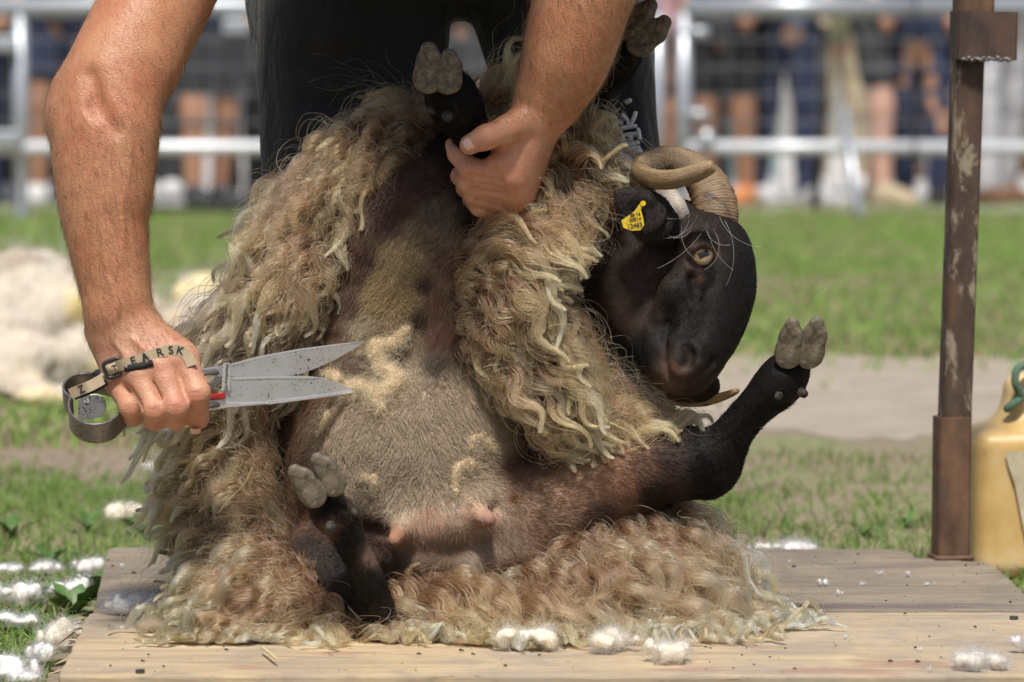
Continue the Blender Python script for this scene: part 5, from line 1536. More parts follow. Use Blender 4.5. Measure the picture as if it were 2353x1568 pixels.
# arms running through the fist
MB().tube(PP([(*Z5(1200, 430), bw(490)), (*Z5(1090, 440), -.196), (420, 866, -.192), (330, 862, -.186), (240, 856, -.168), (222, 857, -.163)]), [.0062, .0058, .0065, .007, .0075, .0075], 8, True, .45, (0, -.3, 1)).build('arm', MATS['spring_steel'], shears, True)
MB().tube(PP([(*Z5(1200, 664), bw(490) - .004), (*Z5(1120, 676), -.200), (420, 942, -.200), (350, 945, -.206), (300, 938, -.212), (276, 940, -.218)]), [.0066, .0065, .0065, .007, .0075, .0075], 8, True, .45, (0, -.3, 1)).build('arm', MATS['spring_steel'], shears, True)
# double bow spring
nB = unit(np.array([0, -.57, .82])); BWD = .0250
def rim(zx, zy):
    x, y = Z5(zx, zy); return P(x, y, -.205 + (915 - y) * PX * 1.44)
l1 = spline([rim(*q) for q in ((430, 470), (340, 447), (240, 437), (150, 462), (97, 520), (108, 572), (152, 606))], 44)
l2 = spline([rim(*q) for q in ((158, 602), (138, 640), (140, 700), (190, 765), (290, 805), (420, 788), (505, 720), (560, 650))], 52)
for l in (l1, l2):
    MB().ribbon(l - nB * BWD / 2, nB, BWD, .0022).build('bow', MATS['spring_steel'], shears, True, bevel=.0004)
pl = [Z5(*q) for q in ((206, 630), (250, 597), (340, 592), (382, 610), (408, 660), (402, 715), (372, 758), (206, 784))]
pw = lambda x, y: -.196 + (915 - y) * PX * .2
n = len(pl)
MB().add([P(a, b, pw(a, b)) for a, b in pl] + [P(a, b, pw(a, b) + .002) for a, b in pl], [list(range(n)), list(range(n, 2 * n))[::-1]] + [[i, (i + 1) % n, n + (i + 1) % n, n + i] for i in range(n)]).build('joint_plate', MATS['spring_steel'], shears, bevel=.0005)
for q in ((266, 645), (280, 718)):
    p = P(*Z5(*q), -.1965)
    MB().tube([p, p + (0, -.0018, 0)], .0030, 14).build('rivet', MATS['blade_steel'], shears, bevel=.0006)

# wrist strap
m = NT('webbing'); c = m.coord()
wv = m.n('TexWave', _wave_type='BANDS', _bands_direction='X'); wv.inputs['Scale'].default_value = 420; wv.inputs['Distortion'].default_value = .6; m.l(c, wv.inputs[0])
f = m.noise(c, 500, 3, .6)
m.bsdf(m.mix(.35, m.ramp(wv.outputs['Fac'], [(.2, (.40, .30, .18)), (.8, (.70, .57, .39))]), m.ramp(f, [(.3, (.42, .32, .2)), (.7, (.68, .56, .4))])), .85, m.bump(wv.outputs['Fac'], .5, .0008))
mat_plain('black_thread', (.018, .018, .020), .8, 0, .3, 400, .3); mat_plain('black_plastic', (.020, .021, .024), .38, 0, .15, 50, .05)
SP = [(150, 590), (215, 562), (300, 528), (400, 470), (465, 402), (540, 372), (640, 340), (750, 304), (830, 282), (900, 272), (960, 282), (1005, 322), (1030, 385)]
def strap_pt(zx, zy, off=.0022):
    x, y = Z5(zx, zy)
    h_ = hit(ARMF_A, x, y, -.30, -.14) if zx > 395 else None
    if h_ is None: h_ = P(x, y, -.236 - .010 * math.sin(min(1, max(0, (zx - 150) / 300)) * 2.2))
    return h_ + (0, -off, 0)
sp3 = spline(np.array([strap_pt(*q) for q in SP]), 90)
for _ in range(6): sp3[1:-1] = sp3[1:-1] * .5 + (sp3[2:] + sp3[:-2]) * .25
sp3 = np.array([p if (ARMF_A.sample(p[None])[0] > .0012) else p + (0, -.0016, 0) for p in sp3])
T_ = np.gradient(sp3, axis=0); side = np.stack([-T_[:, 2], T_[:, 1] * 0, T_[:, 0]], 1)
strap = MB().ribbon(sp3, side, .0108, .0012).build('strap', MATS['webbing'], shears, False)
tail = spline(np.array([strap_pt(*q, off=.0012) for q in ((540, 408), (620, 395), (700, 378), (745, 366))]), 20)
T2 = np.gradient(tail, axis=0)
MB().ribbon(tail, np.stack([-T2[:, 2], T2[:, 1] * 0, T2[:, 0]], 1), .0070, .0010).build('strap_tail', MATS['black_thread'], strap, True)
und = spline(np.array([P(*Z5(a, b), -.226) for a, b in ((175, 612), (260, 585), (340, 550), (410, 505))]), 20)
T2 = np.gradient(und, axis=0)
MB().ribbon(und, np.stack([-T2[:, 2], T2[:, 1] * 0, T2[:, 0]], 1), .0060, .0010).build('strap_tail', MATS['black_thread'], strap, True)
def on_strap(zx, ch, size):
    xs = proj(sp3)[0]; i = int(np.clip(np.argmin(np.abs(xs - Z5(zx, 0)[0])), 2, len(sp3) - 3))
    t_ = unit(sp3[i + 2] - sp3[i - 2]); s_ = unit(side[i] - t_ * np.dot(side[i], t_)); b_ = np.cross(t_, s_)
    if b_[1] > 0: b_ = -b_; s_ = -s_
    letters(ch, (np.stack([t_, s_, b_], 1), sp3[i]), size, 0, 0, MATS['black_thread'], strap, z=.0010, thick=.0002)
for zx, ch in ((232, 'Z'), (600, 'E'), (695, 'A'), (790, 'R'), (872, 'S'), (945, 'K')): on_strap(zx, ch, .0112)
bc = strap_pt(465, 402, .0042)
bt, bs = unit(P(*Z5(545, 372), 0) - P(*Z5(385, 432), 0)), unit(P(*Z5(440, 340), 0) - P(*Z5(490, 465), 0)); bs = unit(bs - bt * np.dot(bs, bt))
ring = []
for a in np.linspace(0, 2 * math.pi, 40, endpoint=False):
    ca, sa = math.cos(a), math.sin(a)
    ring.append(bc + bt * .0092 * np.sign(ca) * abs(ca) ** .45 + bs * .0084 * np.sign(sa) * abs(sa) ** .45)
ring = np.array(ring + ring[:2])
mb = MB().tube(ring, .0021, 8, False)
mb.tube([bc - bs * .008, bc + bs * .008], .0014, 8)
mb.build('buckle', MATS['black_plastic'], strap, True)
MB().ribbon(np.array([bc - bt * .007 + (0, -.0012, 0), bc + (0, -.0024, 0), bc + bt * .007 + (0, -.0012, 0)]), bs, .0100, .0012).build('strap_loop', MATS['webbing'], strap, True)
letters('T', (np.stack([bt, bs, np.cross(bt, bs)], 1), bc + (0, -.0032, 0)), .0085, .0012, 0, MATS['black_thread'], strap, z=0, thick=.0002)

# ================================================================== CUT WOOL, WEEDS, STRAW
m = NT('loose_wool'); c = m.coord(); f1 = m.noise(c, 90, 5, .65)
col = m.mix(m.ramp(f1, [(.45, (0, 0, 0)), (.75, (.6, .6, .6))]), m.attr('col'), m.mix(1.0, m.attr('col'), (.70, .60, .45), 'MULTIPLY'))
m.bsdf(col, .95, m.bump(f1, .8, .004), Subsurface_Weight=.1, Subsurface_Scale=.01)
WHITE, CREAM, GREYW, BROWNW = (.88, .87, .84), (.86, .79, .64), (.66, .63, .58), (.30, .24, .19)
mat_fibre('white_fibre', .45, .7, (1.0, 1.1, 1.3))
def tuft(px, py, wpx, hpx, colr, label, group, seed, z=None, fib=260, dirty=.3, name='wool_tuft', spread=.6, base_z=BT):
    """small heap of loose wool resting on the board or grass"""
    r = np.random.default_rng(seed)
    base = onz(px, py + hpx * .5, base_z)
    k = (base[1] + CAM_D) / CAM_D * PX
    W, H = wpx * k, max(hpx * k, .002); D = W * spread
    vox = max(W / 26, .0011)
    F = Field(base - (W * .75, D * .75, .004), base + (W * .75, D * .75, H * 1.35), vox)
    n = 11 if W > .02 else 4
    for i in range(n):
        a = r.random() * 6.28; q = .86 * math.sqrt(r.random())
        c_ = base + np.array([W / 2 * q * math.cos(a) * 1.0, D / 2 * q * math.sin(a), H * (.30 + .28 * r.random())])
        F.ell(c_, (W * (.07 + .13 * r.random()), D * (.09 + .14 * r.random()), H * (.16 + .26 * r.random())), R=np.array(Matrix.Rotation(r.random() * 3, 3, 'Z')), k=W * .03)
    V, Q = F.skin(1)
    V = V + normals(V, Q) * (W * .055 * noise3(V, 4.0 / W, 3))[:, None]
    V[:, 2] = np.maximum(V[:, 2], base_z + .0006)
    C = np.tile(np.array(colr), (len(V), 1)) * (1 + .12 * noise3(V, 2 / W, 2)[:, None])
    dm = np.clip((noise3(V + 4, 2.4 / W, 2) - .15) * 3, 0, 1)[:, None] * dirty
    C = C * (1 - dm) + np.array([.34, .26, .17]) * dm
    Vl = V - base
    o = put(name, mesh_from(name, Vl, Q, True, {'col': C}), MATS['loose_wool'], None, base)
    tag(o, label, 'wool', group)
    p, nn = scatter(Vl, Q, fib, r)
    fib = fib * 3; p, nn = scatter(Vl, Q, fib, r)
    L = W * (.05 + .24 * r.random((fib, 1, 1)) ** 3); t = np.linspace(0, 1, 8)[None, :, None]
    tang = r.standard_normal((fib, 1, 3)); cur = r.standard_normal((fib, 1, 3)); cu2 = r.standard_normal((fib, 1, 3))
    pts = p[:, None] - nn[:, None] * W * .03 + L * (nn[:, None] * t * .30 + tang * .40 * t + cur * .35 * np.sin(t * 4.2) + cu2 * .25 * np.sin(t * 7))
    pts[..., 2] = np.maximum(pts[..., 2], .0006)
    hair('fibres', pts, .00006 + W * .00075 * (1 - .6 * t[..., 0]), np.clip(np.array([colr]) * (1.0 + .2 * r.random((fib, 1))), 0, .985), MATS['white_fibre'], o, 'stuff').matrix_parent_inverse = Matrix.Identity(4)
    return o
tuft(1212, 1462, 132, 62, CREAM, 'plump cream wool ball in front of the fleece on the front plank', None, 101, fib=500, dirty=.25)
tuft(1165, 1478, 40, 26, WHITE, 'small white wool ball against the plump cream wool ball', None, 102)
tuft(1405, 1463, 150, 66, CREAM, 'dirty cream wool clump with brown specks beside the golden fleece', None, 103, fib=600, dirty=.7)
tuft(1535, 1492, 140, 56, (.80, .74, .62), 'white pointed wool clump lying before the dirty cream clump', None, 104, fib=600, dirty=.35)
tuft(1585, 1432, 52, 40, WHITE, 'white fluffy wool bit under the right edge of the fleece', None, 105)
tuft(1682, 1374, 86, 56, WHITE, 'airy white wool puff at the seam beside the fleece', None, 106, fib=700)
tuft(2252, 1513, 146, 44, GREYW, 'long grey-white felted wool strip on the front plank', None, 107, fib=700, dirty=.5)
tuft(2346, 1476, 62, 44, WHITE, 'white wool puff near the front plank nail', None, 108, fib=350)
BS = 'tiny white wool speck on the wooden board near the rusty post'
for i, (a, b, w_, h_) in enumerate(((1893, 1336, 36, 24), (1930, 1361, 27, 18), (2020, 1316, 22, 13), (2086, 1318, 24, 16), (1743, 1337, 24, 12), (1813, 1289, 13, 12), (1977, 1341, 22, 10), (2115, 1489, 18, 13), (2134, 1536, 18, 12), (1948, 1462, 24, 7), (1700, 1470, 16, 12), (2137, 1342, 28, 6), (1873, 1302, 10, 6), (1690, 1300, 12, 8), (2075, 1471, 7, 5))):
    tuft(a, b, w_, h_, WHITE, BS, 'wool specks on the board', 120 + i, fib=120, dirty=.1)
tuft(300, 1386, 118, 46, WHITE, 'white wool tuft lying along the seam between the planks', None, 140, fib=700, dirty=.35)
tuft(252, 1372, 62, 34, (.52, .46, .38), 'dirty grey wool tuft on the rear plank edge over the weeds', None, 141, fib=400, dirty=.8)
tuft(338, 1442, 96, 34, BROWNW, 'thin brownish grey wool fluff on the front plank', None, 142, fib=900, dirty=.6)
for i, (a, b, w_, h_) in enumerate(((281, 1299, 18, 12), (415, 1330, 40, 16), (372, 1398, 46, 16))):
    tuft(a, b, w_, h_, WHITE, 'small white wool wisp on the rear plank beside the fleece', 'wool wisps on the rear plank', 145 + i, fib=150, dirty=.15)
GL = ['wide white wool tuft lying by the low broad-leaved weed', 'white wool tuft half under the leafy weed at the plank end', 'white wool tuft against the rear plank corner', 'thin white wool strip on bare soil behind the weeds', 'small white wool tuft beside the thin strip on the soil', 'flat white wool tuft next to the flat weed rosette', 'largest white wool tuft in the grass at the splintered plank corner', 'white wool tuft touching the rolled cream wool lump', 'small white wool tuft between the serrated weed and the board', 'white wool tuft lying below the largest one in the grass']
for i, (a, b, w_, h_) in enumerate(((28, 1362, 130, 56), (158, 1348, 100, 46), (205, 1300, 78, 42), (110, 1302, 86, 24), (20, 1305, 60, 24), (34, 1424, 100, 34), (30, 1530, 150, 70), (92, 1496, 80, 44), (190, 1335, 40, 36), (62, 1552, 90, 40))):
    tuft(a, b, w_, h_, WHITE, GL[i], 'wool tufts in the grass by the board', 150 + i, fib=500, dirty=.2, base_z=.012)
tuft(136, 1456, 130, 92, (.76, .70, .58), 'rolled cream wool lump with brown streaks touching the splintered plank end', None, 170, fib=800, dirty=.8, base_z=.012)
tuft(290, 1174, 96, 46, CREAM, 'cream wool lump in the grass behind the board', None, 171, fib=300, dirty=.5, base_z=.008)
tuft(340, 1071, 34, 24, WHITE, 'small white wool bit in the grass farther behind the board', None, 172, fib=150, base_z=.008)
tuft(1828, 1257, 130, 18, WHITE, 'flat white wool streak along the back edge of the board', None, 173, fib=300, base_z=.012)
tuft(1742, 1256, 60, 22, WHITE, 'white wool bit behind the board next to the fleece', None, 174, fib=200, base_z=.012)

# --- heap of shorn fleeces on the grass behind
r = np.random.default_rng(60)
hb = onz(200, 925, 0.0)
heap = empty('wool_heap', hb)
tag(heap, 'large heap of shorn cream fleeces with yellow patches lying on the grass', 'wool heap')
F = Field(hb + (-.75, -.25, -.02), hb + (.65, 1.25, .40), .013)
for i in range(150):
    a, b = r.random(2)
    x = -.70 + 1.25 * a; y = -.12 + 1.2 * b
    top = .02 + .17 * math.sin(min(1, b * 1.35) * 1.57) * (1.0 if x < -.1 else .72) * (1 - .55 * max(0, (x - .15) / .45))
    if x > .12 and b < .30: continue
    F.ell(hb + (x, y, top * (.55 + .45 * r.random())), (.05 + .06 * r.random(), .06 + .06 * r.random(), .035 + .04 * r.random()), k=.03)
V, Q = F.skin(1)
V = V + normals(V, Q) * (.026 * noise3(V, 17, 3))[:, None]
V[:, 2] = np.maximum(V[:, 2], .004)
yel = np.clip((noise3(V, 7, 2) - .22) * 3.5, 0, 1)[:, None]; brn = np.clip((noise3(V + 5, 9, 2) - .12) * 2.6, 0, 1)[:, None]
C = np.array([.60, .53, .44]) * (1 - yel) + np.array([.82, .68, .34]) * yel
C = C * (1 - .75 * brn) + np.array([.30, .22, .16]) * .75 * brn
put('fleece_pile', mesh_from('fleece_pile', V, Q, True, {'col': C}), MATS['loose_wool'], heap)['kind'] = 'stuff'
nh = 9000
p, nn = scatter(V, Q, nh, r)
t = np.linspace(0, 1, 6)[None, :, None]
pts = p[:, None] + (.02 + .03 * r.random((nh, 1, 1))) * (nn[:, None] * t * .5 + r.standard_normal((nh, 1, 3)) * .5 * t + r.standard_normal((nh, 1, 3)) * .4 * t ** 2)
pts[..., 2] = np.maximum(pts[..., 2], .003)
hair('fibres', pts, .0011 * (1 - .6 * t[..., 0]), np.array([[.62, .54, .43]]) * (.6 + .45 * r.random((nh, 1))), MATS['white_fibre'], heap, 'stuff')

# --- clumps of cut wool clinging to the belly
def belly(px, py, off=.004):
    h_ = hit(SF, px, py, -.25, .12)
    return (h_ if h_ is not None else P(px, py, -.05)) + (0, -off, 0)
def clump(path, rads, name, colr, seed, fib, lens=.011):
    r = np.random.default_rng(seed)
    rads = [q * .5 for q in rads]; fib = int(fib * 1.3); lens = lens * 1.25
    pts = np.array([belly(a, b, rr * .4) for (a, b), rr in zip(path, rads)])
    F = Field(pts.min(0) - .03, pts.max(0) + .03, .0018)
    F.chain(pts, rads, k=.006, n=max(6, len(path) * 3))
    V, Q = F.skin(1); V = V + normals(V, Q) * (.0028 * noise3(V, 170, 3))[:, None]
    o = put(name, mesh_from(name, V, Q, True, {'col': np.tile(np.array(colr) * .8, (len(V), 1))}), MATS['loose_wool'], sheep)
    p, nn = scatter(V, Q, fib, r); t = np.linspace(0, 1, 6)[None, :, None]
    q = p[:, None] - nn[:, None] * .001 + lens * (.4 + r.random((fib, 1, 1))) * (nn[:, None] * t * .22 + r.standard_normal((fib, 1, 3)) * .34 * t + r.standard_normal((fib, 1, 3)) * .3 * np.sin(t * 4.5) + r.standard_normal((fib, 1, 3)) * .2 * np.sin(t * 7) + np.array([0, 0, -.3]) * t)
    hair('fibres', q, .00022 * (1 - .6 * t[..., 0]), np.array([colr]) * (.7 + .6 * r.random((fib, 1))), MATS['wool'], o, 'stuff')
WT = (.66, .52, .36)
clump([(935, 755), (905, 790), (865, 800), (880, 850), (915, 870), (880, 905), (860, 925)], [.009, .012, .014, .015, .013, .012, .007], 'cut_wool', WT, 81, 2600)
clump([(742, 862), (770, 868), (790, 885), (830, 890), (800, 905), (775, 905)], [.005, .008, .008, .010, .008, .004], 'cut_wool', WT, 82, 1300)
clump([(850, 895), (870, 925), (880, 945)], [.010, .009, .005], 'cut_wool', WT, 83, 700)
clump([(752, 940), (752, 965), (745, 985)], [.004, .0055, .003], 'cut_wool', WT, 84, 300)
clump([(1080, 1030), (1085, 1010), (1105, 1003), (1125, 1022), (1130, 1040)], [.003, .004, .004, .0042, .003], 'cut_wool', WT, 85, 500, .007)
clump([(1095, 1070), (1075, 1062), (1050, 1075), (1045, 1105), (1050, 1140)], [.004, .005, .006, .006, .002], 'cut_wool', WT, 86, 600, .008)
clump([(830, 1098), (850, 1095), (865, 1105), (855, 1130)], [.004, .005, .004, .002], 'cut_wool', WT, 87, 400, .007)
clump([(1110, 900), (1118, 930), (1140, 975)], [.002, .0025, .0015], 'cut_wool', (.6, .5, .33), 88, 160, .006)

# --- broad-leaved weeds by the board
mat_plain('weed_leaf', (.075, .155, .030), .5, 0, .35, 60, .3)
def leaf_mesh(L, W, bend):
    n = 9; vs, fs = [], []
    for i in range(n):
        t = i / (n - 1); wd = W * math.sin(math.pi * min(1, t * .92 + .06)) ** .8 * (1 + .22 * math.sin(i * 2.6))
        zc = L * (.75 * t - bend * t * t); xc = L * t * .8
        for s_, dz in ((-1, .12), (0, 0), (1, .12)):
            vs.append((xc, s_ * wd / 2, zc + dz * wd))
    for i in range(n - 1):
        for j in (0, 1): fs.append([i * 3 + j, i * 3 + j + 1, i * 3 + 4 + j, i * 3 + 3 + j])
    me = mesh_from('leaf', vs, fs, True); me.materials.append(MATS['weed_leaf']); return me
LEAVES = [leaf_mesh(.05, .014, .4), leaf_mesh(.07, .013, .55), leaf_mesh(.04, .017, .25)]
weeds = [((168, 1412), 'leafy green weed growing between the white wool tufts at the plank end', 9, 1.25), ((90, 1392), 'low broad-leaved weed in front of the dirty wool tuft', 7, 1.0), ((222, 1376), 'tall serrated weed pressed against the board end', 7, 1.1), ((120, 1300), 'small weed with upright leaves behind the white wool tufts', 6, .8), ((15, 1455), 'flat weed rosette beside the large white wool tuft', 6, .9), ((205, 1225), 'small weed in the grass behind the board corner', 6, .8), ((330, 1235), 'weed with rounded leaves next to the cream wool lump', 6, .9), ((30, 1240), 'weed rosette growing in bare soil behind the board', 6, .9), ((1985, 1232), 'small bright green weed behind the rear plank', 6, .8), ((2080, 1215), 'weed beside the foot of the rusty post', 6, .8)]
r = np.random.default_rng(70)
for (a, b), lab, n, s_ in weeds:
    t_ = empty('weed', onz(a, b, 0.0)); tag(t_, lab, 'plant')
    for j in range(n):
        o = bpy.data.objects.new('leaf', LEAVES[j % 3]); COL.objects.link(o); o.parent = t_
        o.rotation_euler = (r.normal() * .15, -.3 + .5 * r.random() - .1, 2 * math.pi * j / n + r.random()); q = s_ * (.7 + .6 * r.random()); o.scale = (q, q, q)

# --- straw and crumbs
mat_plain('straw', (.62, .50, .26), .6, 0, .2, 80, .2)
ST = [([(602, 1488), (618, 1500), (636, 1515)], 'thick pale straw poking out of the fleece onto the front plank', .0016, lambda a, b: onz(a, b, BT + .006)),
      ([(580, 1075), (560, 1115), (520, 1155), (500, 1180)], 'long thin straw caught in the fleece below the shears', .0009, lambda a, b: P(a, b, -.112)),
      ([(1358, 947), (1395, 968), (1440, 990)], 'pale straw lying across the golden fleece under the head', .0008, lambda a, b: P(a, b, -.105)),
      ([(816, 1322), (832, 1336), (866, 1337)], 'bent yellow straw on the fleece beside the folded hind leg', .0009, lambda a, b: P(a, b, -.225))]
for path, lab, rr, fn_ in ST:
    pts = spline(np.array([fn_(a, b) for a, b in path]), 10)
    o = MB().tube(pts - pts[0], [rr] * 9 + [rr * .4], 6).build('straw', MATS['straw'], None, True); o.location = Vector(pts[0]); tag(o, lab, 'straw')
mb = MB(); r = np.random.default_rng(71)
for i in range(260):
    a, b = 180 + 2170 * r.random(), 1275 + 270 * r.random()
    p = onz(a, b, BT)
    if not in_board(p[0], p[1], -.03): continue
    s_ = .0005 + .0015 * r.random() ** 3
    mb.tube([p + (-s_, 0, s_ * .5), p + (0, 0, s_ * .9), p + (s_ * (1 + r.random()), s_ * r.normal() * .4, s_ * .4)], [s_ * .5, s_ * .8, s_ * .4], 5)
tag(mb.build('crumbs', mat_plain('crumb_dirt', (.06, .048, .032), .9, 0, .4, 200, .2), None, True), 'dark crumbs of dirt and droppings scattered over the board', 'crumbs', kind='stuff')

# ================================================================== THE CROWD BEHIND THE BARRIER
def cloth(name, c): return MATS.get(name) or mat_plain(name, c, .85, 0, .22, 9, .3)
mat_plain('skin_pale', (.60, .36, .27), .5, 0, .1, 12, .1); mat_plain('skin_tan', (.46, .245, .15), .5, 0, .1, 12, .1); mat_plain('skin_brown', (.33, .17, .10), .5, 0, .1, 12, .1)
CL = {'navy': (.020, .028, .065), 'black': (.014, .014, .016), 'denim': (.23, .32, .50), 'grey': (.50, .50, .51), 'teal': (.42, .55, .55), 'white': (.74, .74, .73), 'khaki': (.46, .38, .25), 'red': (.30, .05, .04), 'brown': (.17, .09, .05), 'charcoal': (.05, .052, .058), 'orange': (.55, .22, .08), 'olive': (.16, .16, .08), 'pink': (.55, .33, .36)}
for k, v in CL.items(): cloth('cloth_' + k, v)
def spectator(x, y, label, legs, leg_c, top_c, shoe_c, skin='tan', ang=0.0, h=1.0, stance=.11, seed=0, step=0.0):
    r = np.random.default_rng(seed)
    t = empty('person', (x, y, .006)); tag(t, label, 'person', 'spectators behind the barrier')
    ca, sa = math.cos(ang), math.sin(ang)
    def W(px_, py_, pz_): return np.array([x + (px_ * ca - py_ * sa) * h, y + (px_ * sa + py_ * ca) * h, .006 + pz_ * h])
    box = lambda z0, z1: (W(0, 0, z0) - (.45, .45, 0), W(0, 0, z1) + (.45, .45, 0))
    hipz, kz = .90, .49
    def leg(s_, F, o, r0, r1, r2, z1=.07):
        fy = step * s_
        pts = [W(s_ * .085, 0, hipz), W(s_ * (stance * .95), -.02 + fy * .5, kz), W(s_ * stance, .02 + fy, .09)]
        if z1 > .3: pts = [pts[0], pts[0] + (pts[1] - pts[0]) * .3, pts[0] + (pts[1] - pts[0]) * .58]
        F.chain(pts, [r0 + o, r1 + o, r2 + o], k=.02)
        return pts
    F = Field(*box(-.02, 1.80), .018)
    for s_ in (-1, 1):
        leg(s_, F, 0, .092, .064, .046)
        F.cone(W(s_ * stance, .02 + step * s_, .06), W(s_ * stance * 1.1, -.13 + step * s_, .03), .038, .030, .02)
        F.chain([W(s_ * .19, 0, 1.40), W(s_ * .24, .02, 1.13), W(s_ * .18, -.12, .98)], [.052, .042, .034], k=.02)
        F.ell(W(s_ * .17, -.17, .96), (.04, .05, .05), k=.02)
    F.chain([W(0, 0, .92), W(0, .01, 1.15), W(0, 0, 1.38)], [.13, .125, .14], k=.05)
    F.cone(W(0, 0, 1.42), W(0, -.01, 1.58), .058, .055, .02)
    F.ell(W(0, -.01, 1.65), (.076 * h, .095 * h, .115 * h), k=.02)
    F.cone(W(0, -.10, 1.65), W(0, -.115, 1.63), .010, .016, .015)
    V, Q = F.skin(1); put('body', mesh_from('body', V, Q), MATS['skin_' + skin], t)
    F = Field(*box(-.02 if legs != 'shorts' else .45, 1.12), .016)
    lens = {'trousers': .012, 'leggings': .006, 'shorts': .026}[legs]
    for s_ in (-1, 1): leg(s_, F, lens, .090, .060 if legs != 'shorts' else .075, .050 if legs != 'shorts' else .075, .07 if legs != 'shorts' else .5)
    F.cone(W(-.05, 0, .95), W(.05, 0, .95), .135, .135, .04)
    V, Q = F.skin(1); V = V + normals(V, Q) * (.010 * noise3(V, 11, 2))[:, None]
    put(legs if legs != 'leggings' else 'trousers', mesh_from('legwear', V, Q), MATS['cloth_' + leg_c], t)
    F = Field(*box(.85, 1.60), .018)
    F.chain([W(0, 0, .96), W(0, .01, 1.15), W(0, 0, 1.38)], [.150, .145, .158], k=.05)
    for s_ in (-1, 1): F.cone(W(s_ * .18, 0, 1.40), W(s_ * .23, .02, 1.22), .075, .065, .03)
    V, Q = F.skin(1); put('shirt', mesh_from('shirt', V + normals(V, Q) * (.010 * noise3(V, 9, 2))[:, None], Q), MATS['cloth_' + top_c], t)
    for s_ in (-1, 1):
        b = W(s_ * stance, .02 + step * s_, 0); f = W(s_ * stance * 1.1, -.15 + step * s_, 0)
        F = Field(np.minimum(b, f) - (.09, .09, .01), np.maximum(b, f) + (.09, .09, .16), .012)
        F.chain([b + (0, 0, .045), (b + f) / 2 + (0, 0, .045), f + (0, 0, .035)], [.052, .052, .042], k=.02); F.cone(b + (0, 0, .05), b + (0, 0, .10), .05, .048, .02)
        F.f[:, :, :max(0, int(math.ceil((.007 - F.lo[2]) / F.v)))] = .05
        V, Q = F.skin(1); put('shoe', mesh_from('shoe', V, Q), MATS['cloth_' + shoe_c], t)
    F = Field(*box(1.5, 1.85), .016)
    F.ell(W(0, .015, 1.685), (.084 * h, .098 * h, .10 * h), k=.02); F.ell(W(0, -.10, 1.62), (.08, .05, .075), k=.02, op='sub')
    V, Q = F.skin(1); put('hair', mesh_from('hair', V, Q), MATS['cloth_' + ['brown', 'black', 'charcoal', 'khaki'][seed % 4]], t)
    return t
bx_ = lambda px, w: P(px, 300, w)[0]
CROWD = [
    (-60, 15.9, 'trousers', 'navy', 'white', 'black', 'tan', 0, 'spectator in navy trousers and white top at the end of the barrier'),
    (60, 16.6, 'trousers', 'charcoal', 'navy', 'white', 'tan', .3, 'spectator in charcoal trousers, navy top and white shoes beyond the barrier post'),
    (150, 15.8, 'shorts', 'navy', 'black', 'white', 'brown', -.3, 'spectator with brown legs in navy shorts and white shoes'),
    (255, 16.2, 'trousers', 'black', 'charcoal', 'grey', 'tan', .2, 'spectator in black trousers and grey shoes partly behind the working arm'),
    (355, 17.2, 'trousers', 'charcoal', 'black', 'white', 'pale', 0, 'spectator in charcoal trousers, black top and white shoes next to the folding chair'),
    (478, 15.8, 'shorts', 'black', 'navy', 'charcoal', 'tan', .5, 'spectator with tanned legs in black shorts and navy top'),
    (560, 16.4, 'trousers', 'black', 'pink', 'black', 'pale', -.2, 'spectator in black trousers and pink top beside the shearer leg'),
    (1062, 16.2, 'shorts', 'charcoal', 'charcoal', 'white', 'pale', 0, 'spectator in charcoal shorts and shirt seen between the shearer legs'),
    (1508, 16.0, 'shorts', 'brown', 'pink', 'brown', 'tan', .2, 'spectator in brown shorts and pink top near the barrier joint'),
    (1592, 16.9, 'trousers', 'black', 'black', 'black', 'tan', 0, 'spectator dressed all in black behind the barrier joint'),
    (1668, 15.8, 'shorts', 'black', 'charcoal', 'orange', 'brown', -.4, 'spectator with brown legs in black shorts and orange shoes'),
    (1724, 17.4, 'trousers', 'teal', 'white', 'grey', 'tan', 0, 'spectator in pale teal trousers behind the jeans wearer'),
    (1800, 15.9, 'trousers', 'navy', 'denim', 'grey', 'pale', .5, 'spectator in navy jeans and light denim shirt with grey shoes'),
    (1925, 18.2, 'trousers', 'khaki', 'olive', 'white', 'tan', 0, 'spectator in khaki trousers and olive top standing farther back'),
    (2026, 15.9, 'shorts', 'charcoal', 'navy', 'khaki', 'pale', .9, 'spectator with pale legs in charcoal shorts and khaki shoes'),
    (2118, 15.8, 'leggings', 'navy', 'navy', 'black', 'tan', -.2, 'spectator in navy leggings and black shoes next to the rusty post'),
    (2195, 16.9, 'trousers', 'denim', 'denim', 'brown', 'pale', 0, 'spectator in light denim jeans behind the rusty post collar'),
    (2290, 16.0, 'trousers', 'grey', 'charcoal', 'brown', 'tan', .5, 'spectator in light grey trousers and brown shoes beyond the canister'),
    (2375, 16.5, 'shorts', 'charcoal', 'orange', 'brown', 'tan', 0, 'spectator in charcoal shorts and orange top past the canister'),
    (2480, 16.2, 'trousers', 'black', 'teal', 'white', 'pale', .2, 'spectator in black trousers and teal top at the barrier far panel')]
for i, (px, w, lg, lc, tc, sc, sk, an, lab) in enumerate(CROWD):
    spectator(bx_(px, w), w, lab, lg, lc, tc, sc, sk, an, .95 + .1 * ((i * 7) % 5) / 5, .09 + .04 * ((i * 3) % 4) / 4, i, .10 * ((i % 3) - 1))
cs = ['navy', 'black', 'charcoal', 'brown', 'olive', 'navy', 'charcoal', 'black', 'khaki', 'denim']
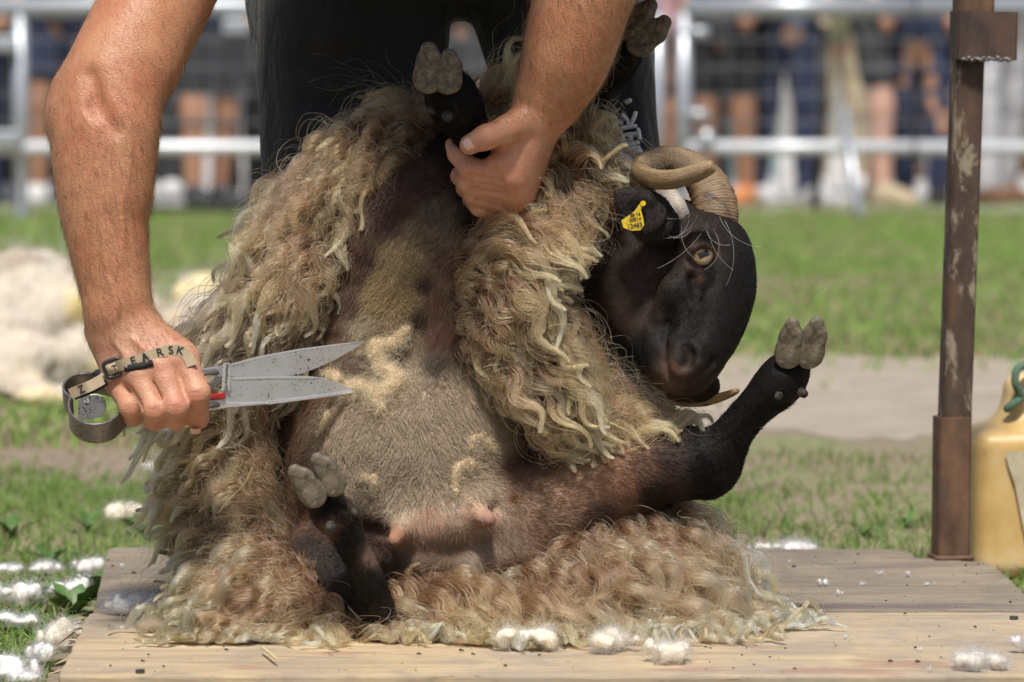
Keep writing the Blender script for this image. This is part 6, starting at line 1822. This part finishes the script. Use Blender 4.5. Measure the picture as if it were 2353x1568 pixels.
for i in range(26):
    if i in (5, 7, 19, 20): continue
    px = -260 + 110 * i + 30 * math.sin(i * 5.1); w = 20.5 + 3.0 * ((i * 37) % 10) / 10
    sh = ['black', 'white', 'brown'][i // 10]
    spectator(bx_(px, w), w, f'spectator in {cs[i % 10]} trousers, {cs[(i * 3 + 1 + i // 10) % 10]} top and {sh} shoes in the second row', 'trousers', cs[i % 10], cs[(i * 3 + 1 + i // 10) % 10], sh, 'tan', math.sin(i) * .6, .95 + .08 * math.sin(i * 3), .1, 100 + i)

# folding chair and long building beyond
mat_plain('chair_cloth', (.035, .037, .042), .8)
def folding_chair(px, w, label):
    c = np.array([bx_(px, w), w, 0]); t = empty('folding_chair', c); tag(t, label, 'chair')
    for s_ in (-1, 1):
        MB().tube([c + (s_ * .25, -.22, .015), c + (s_ * .25, .22, .44)], .014, 8).build('leg', MATS['black_paint'], t, True)
        MB().tube([c + (s_ * .25, .22, .015), c + (s_ * .25, -.22, .44), c + (s_ * .25, -.24, .62)], .014, 8).build('leg', MATS['black_paint'], t, True)
        MB().tube([c + (s_ * .25, .20, .42), c + (s_ * .25, .30, .88)], .014, 8).build('back_post', MATS['black_paint'], t, True)
        MB().box(c + (s_ * .25, 0, .63), (.05, .5, .02), bevel=.005).build('armrest', MATS['black_paint'], t)
    MB().tube([c + (-.25, -.22, .03), c + (.25, -.22, .03)], .012, 8).build('stretcher', MATS['black_paint'], t, True)
    MB().box(c + (0, 0, .43), (.48, .42, .02), bevel=.006).build('seat', MATS['chair_cloth'], t)
    MB().box(c + (0, .27, .72), (.48, .02, .30), bevel=.006).build('backrest', MATS['chair_cloth'], t)
folding_chair(450, 14.75, 'black folding chair between the barrier and the tanned spectator')
m = NT('render_wall'); f = m.noise(m.coord(), .8, 5, .6); m.bsdf(m.ramp(f, [(.3, (.26, .25, .24)), (.7, (.36, .35, .33))]), .9)
hs = empty('long_building', (0, 40, 0)); tag(hs, 'long grey plastered building closing the yard behind the crowd', 'building')
MB().box((0, 43, 2.6), (44, 6, 5.2)).build('wall', MATS['render_wall'], hs)
MB().prism([(39.4, 5.2), (46.6, 5.2), (43, 7.2)], -22.5, 22.5, (np.array([[0, 0, 1], [1, 0, 0], [0, 1, 0]], float), np.zeros(3))).build('roof', mat_plain('roof_tile', (.22, .10, .06), .85, 0, .3, 3, .3), hs)
mat_plain('dark_pane', (.03, .035, .04), .15)
for i in range(12):
    xx = -20 + 3.6 * i
    wd = MB().box((xx, 39.98, 2.3), (1.1, .08, 1.4)).build('window', MATS['cloth_white'], hs)
    MB().box((xx, 39.93, 2.3), (.9, .04, 1.2)).build('pane', MATS['dark_pane'], wd)
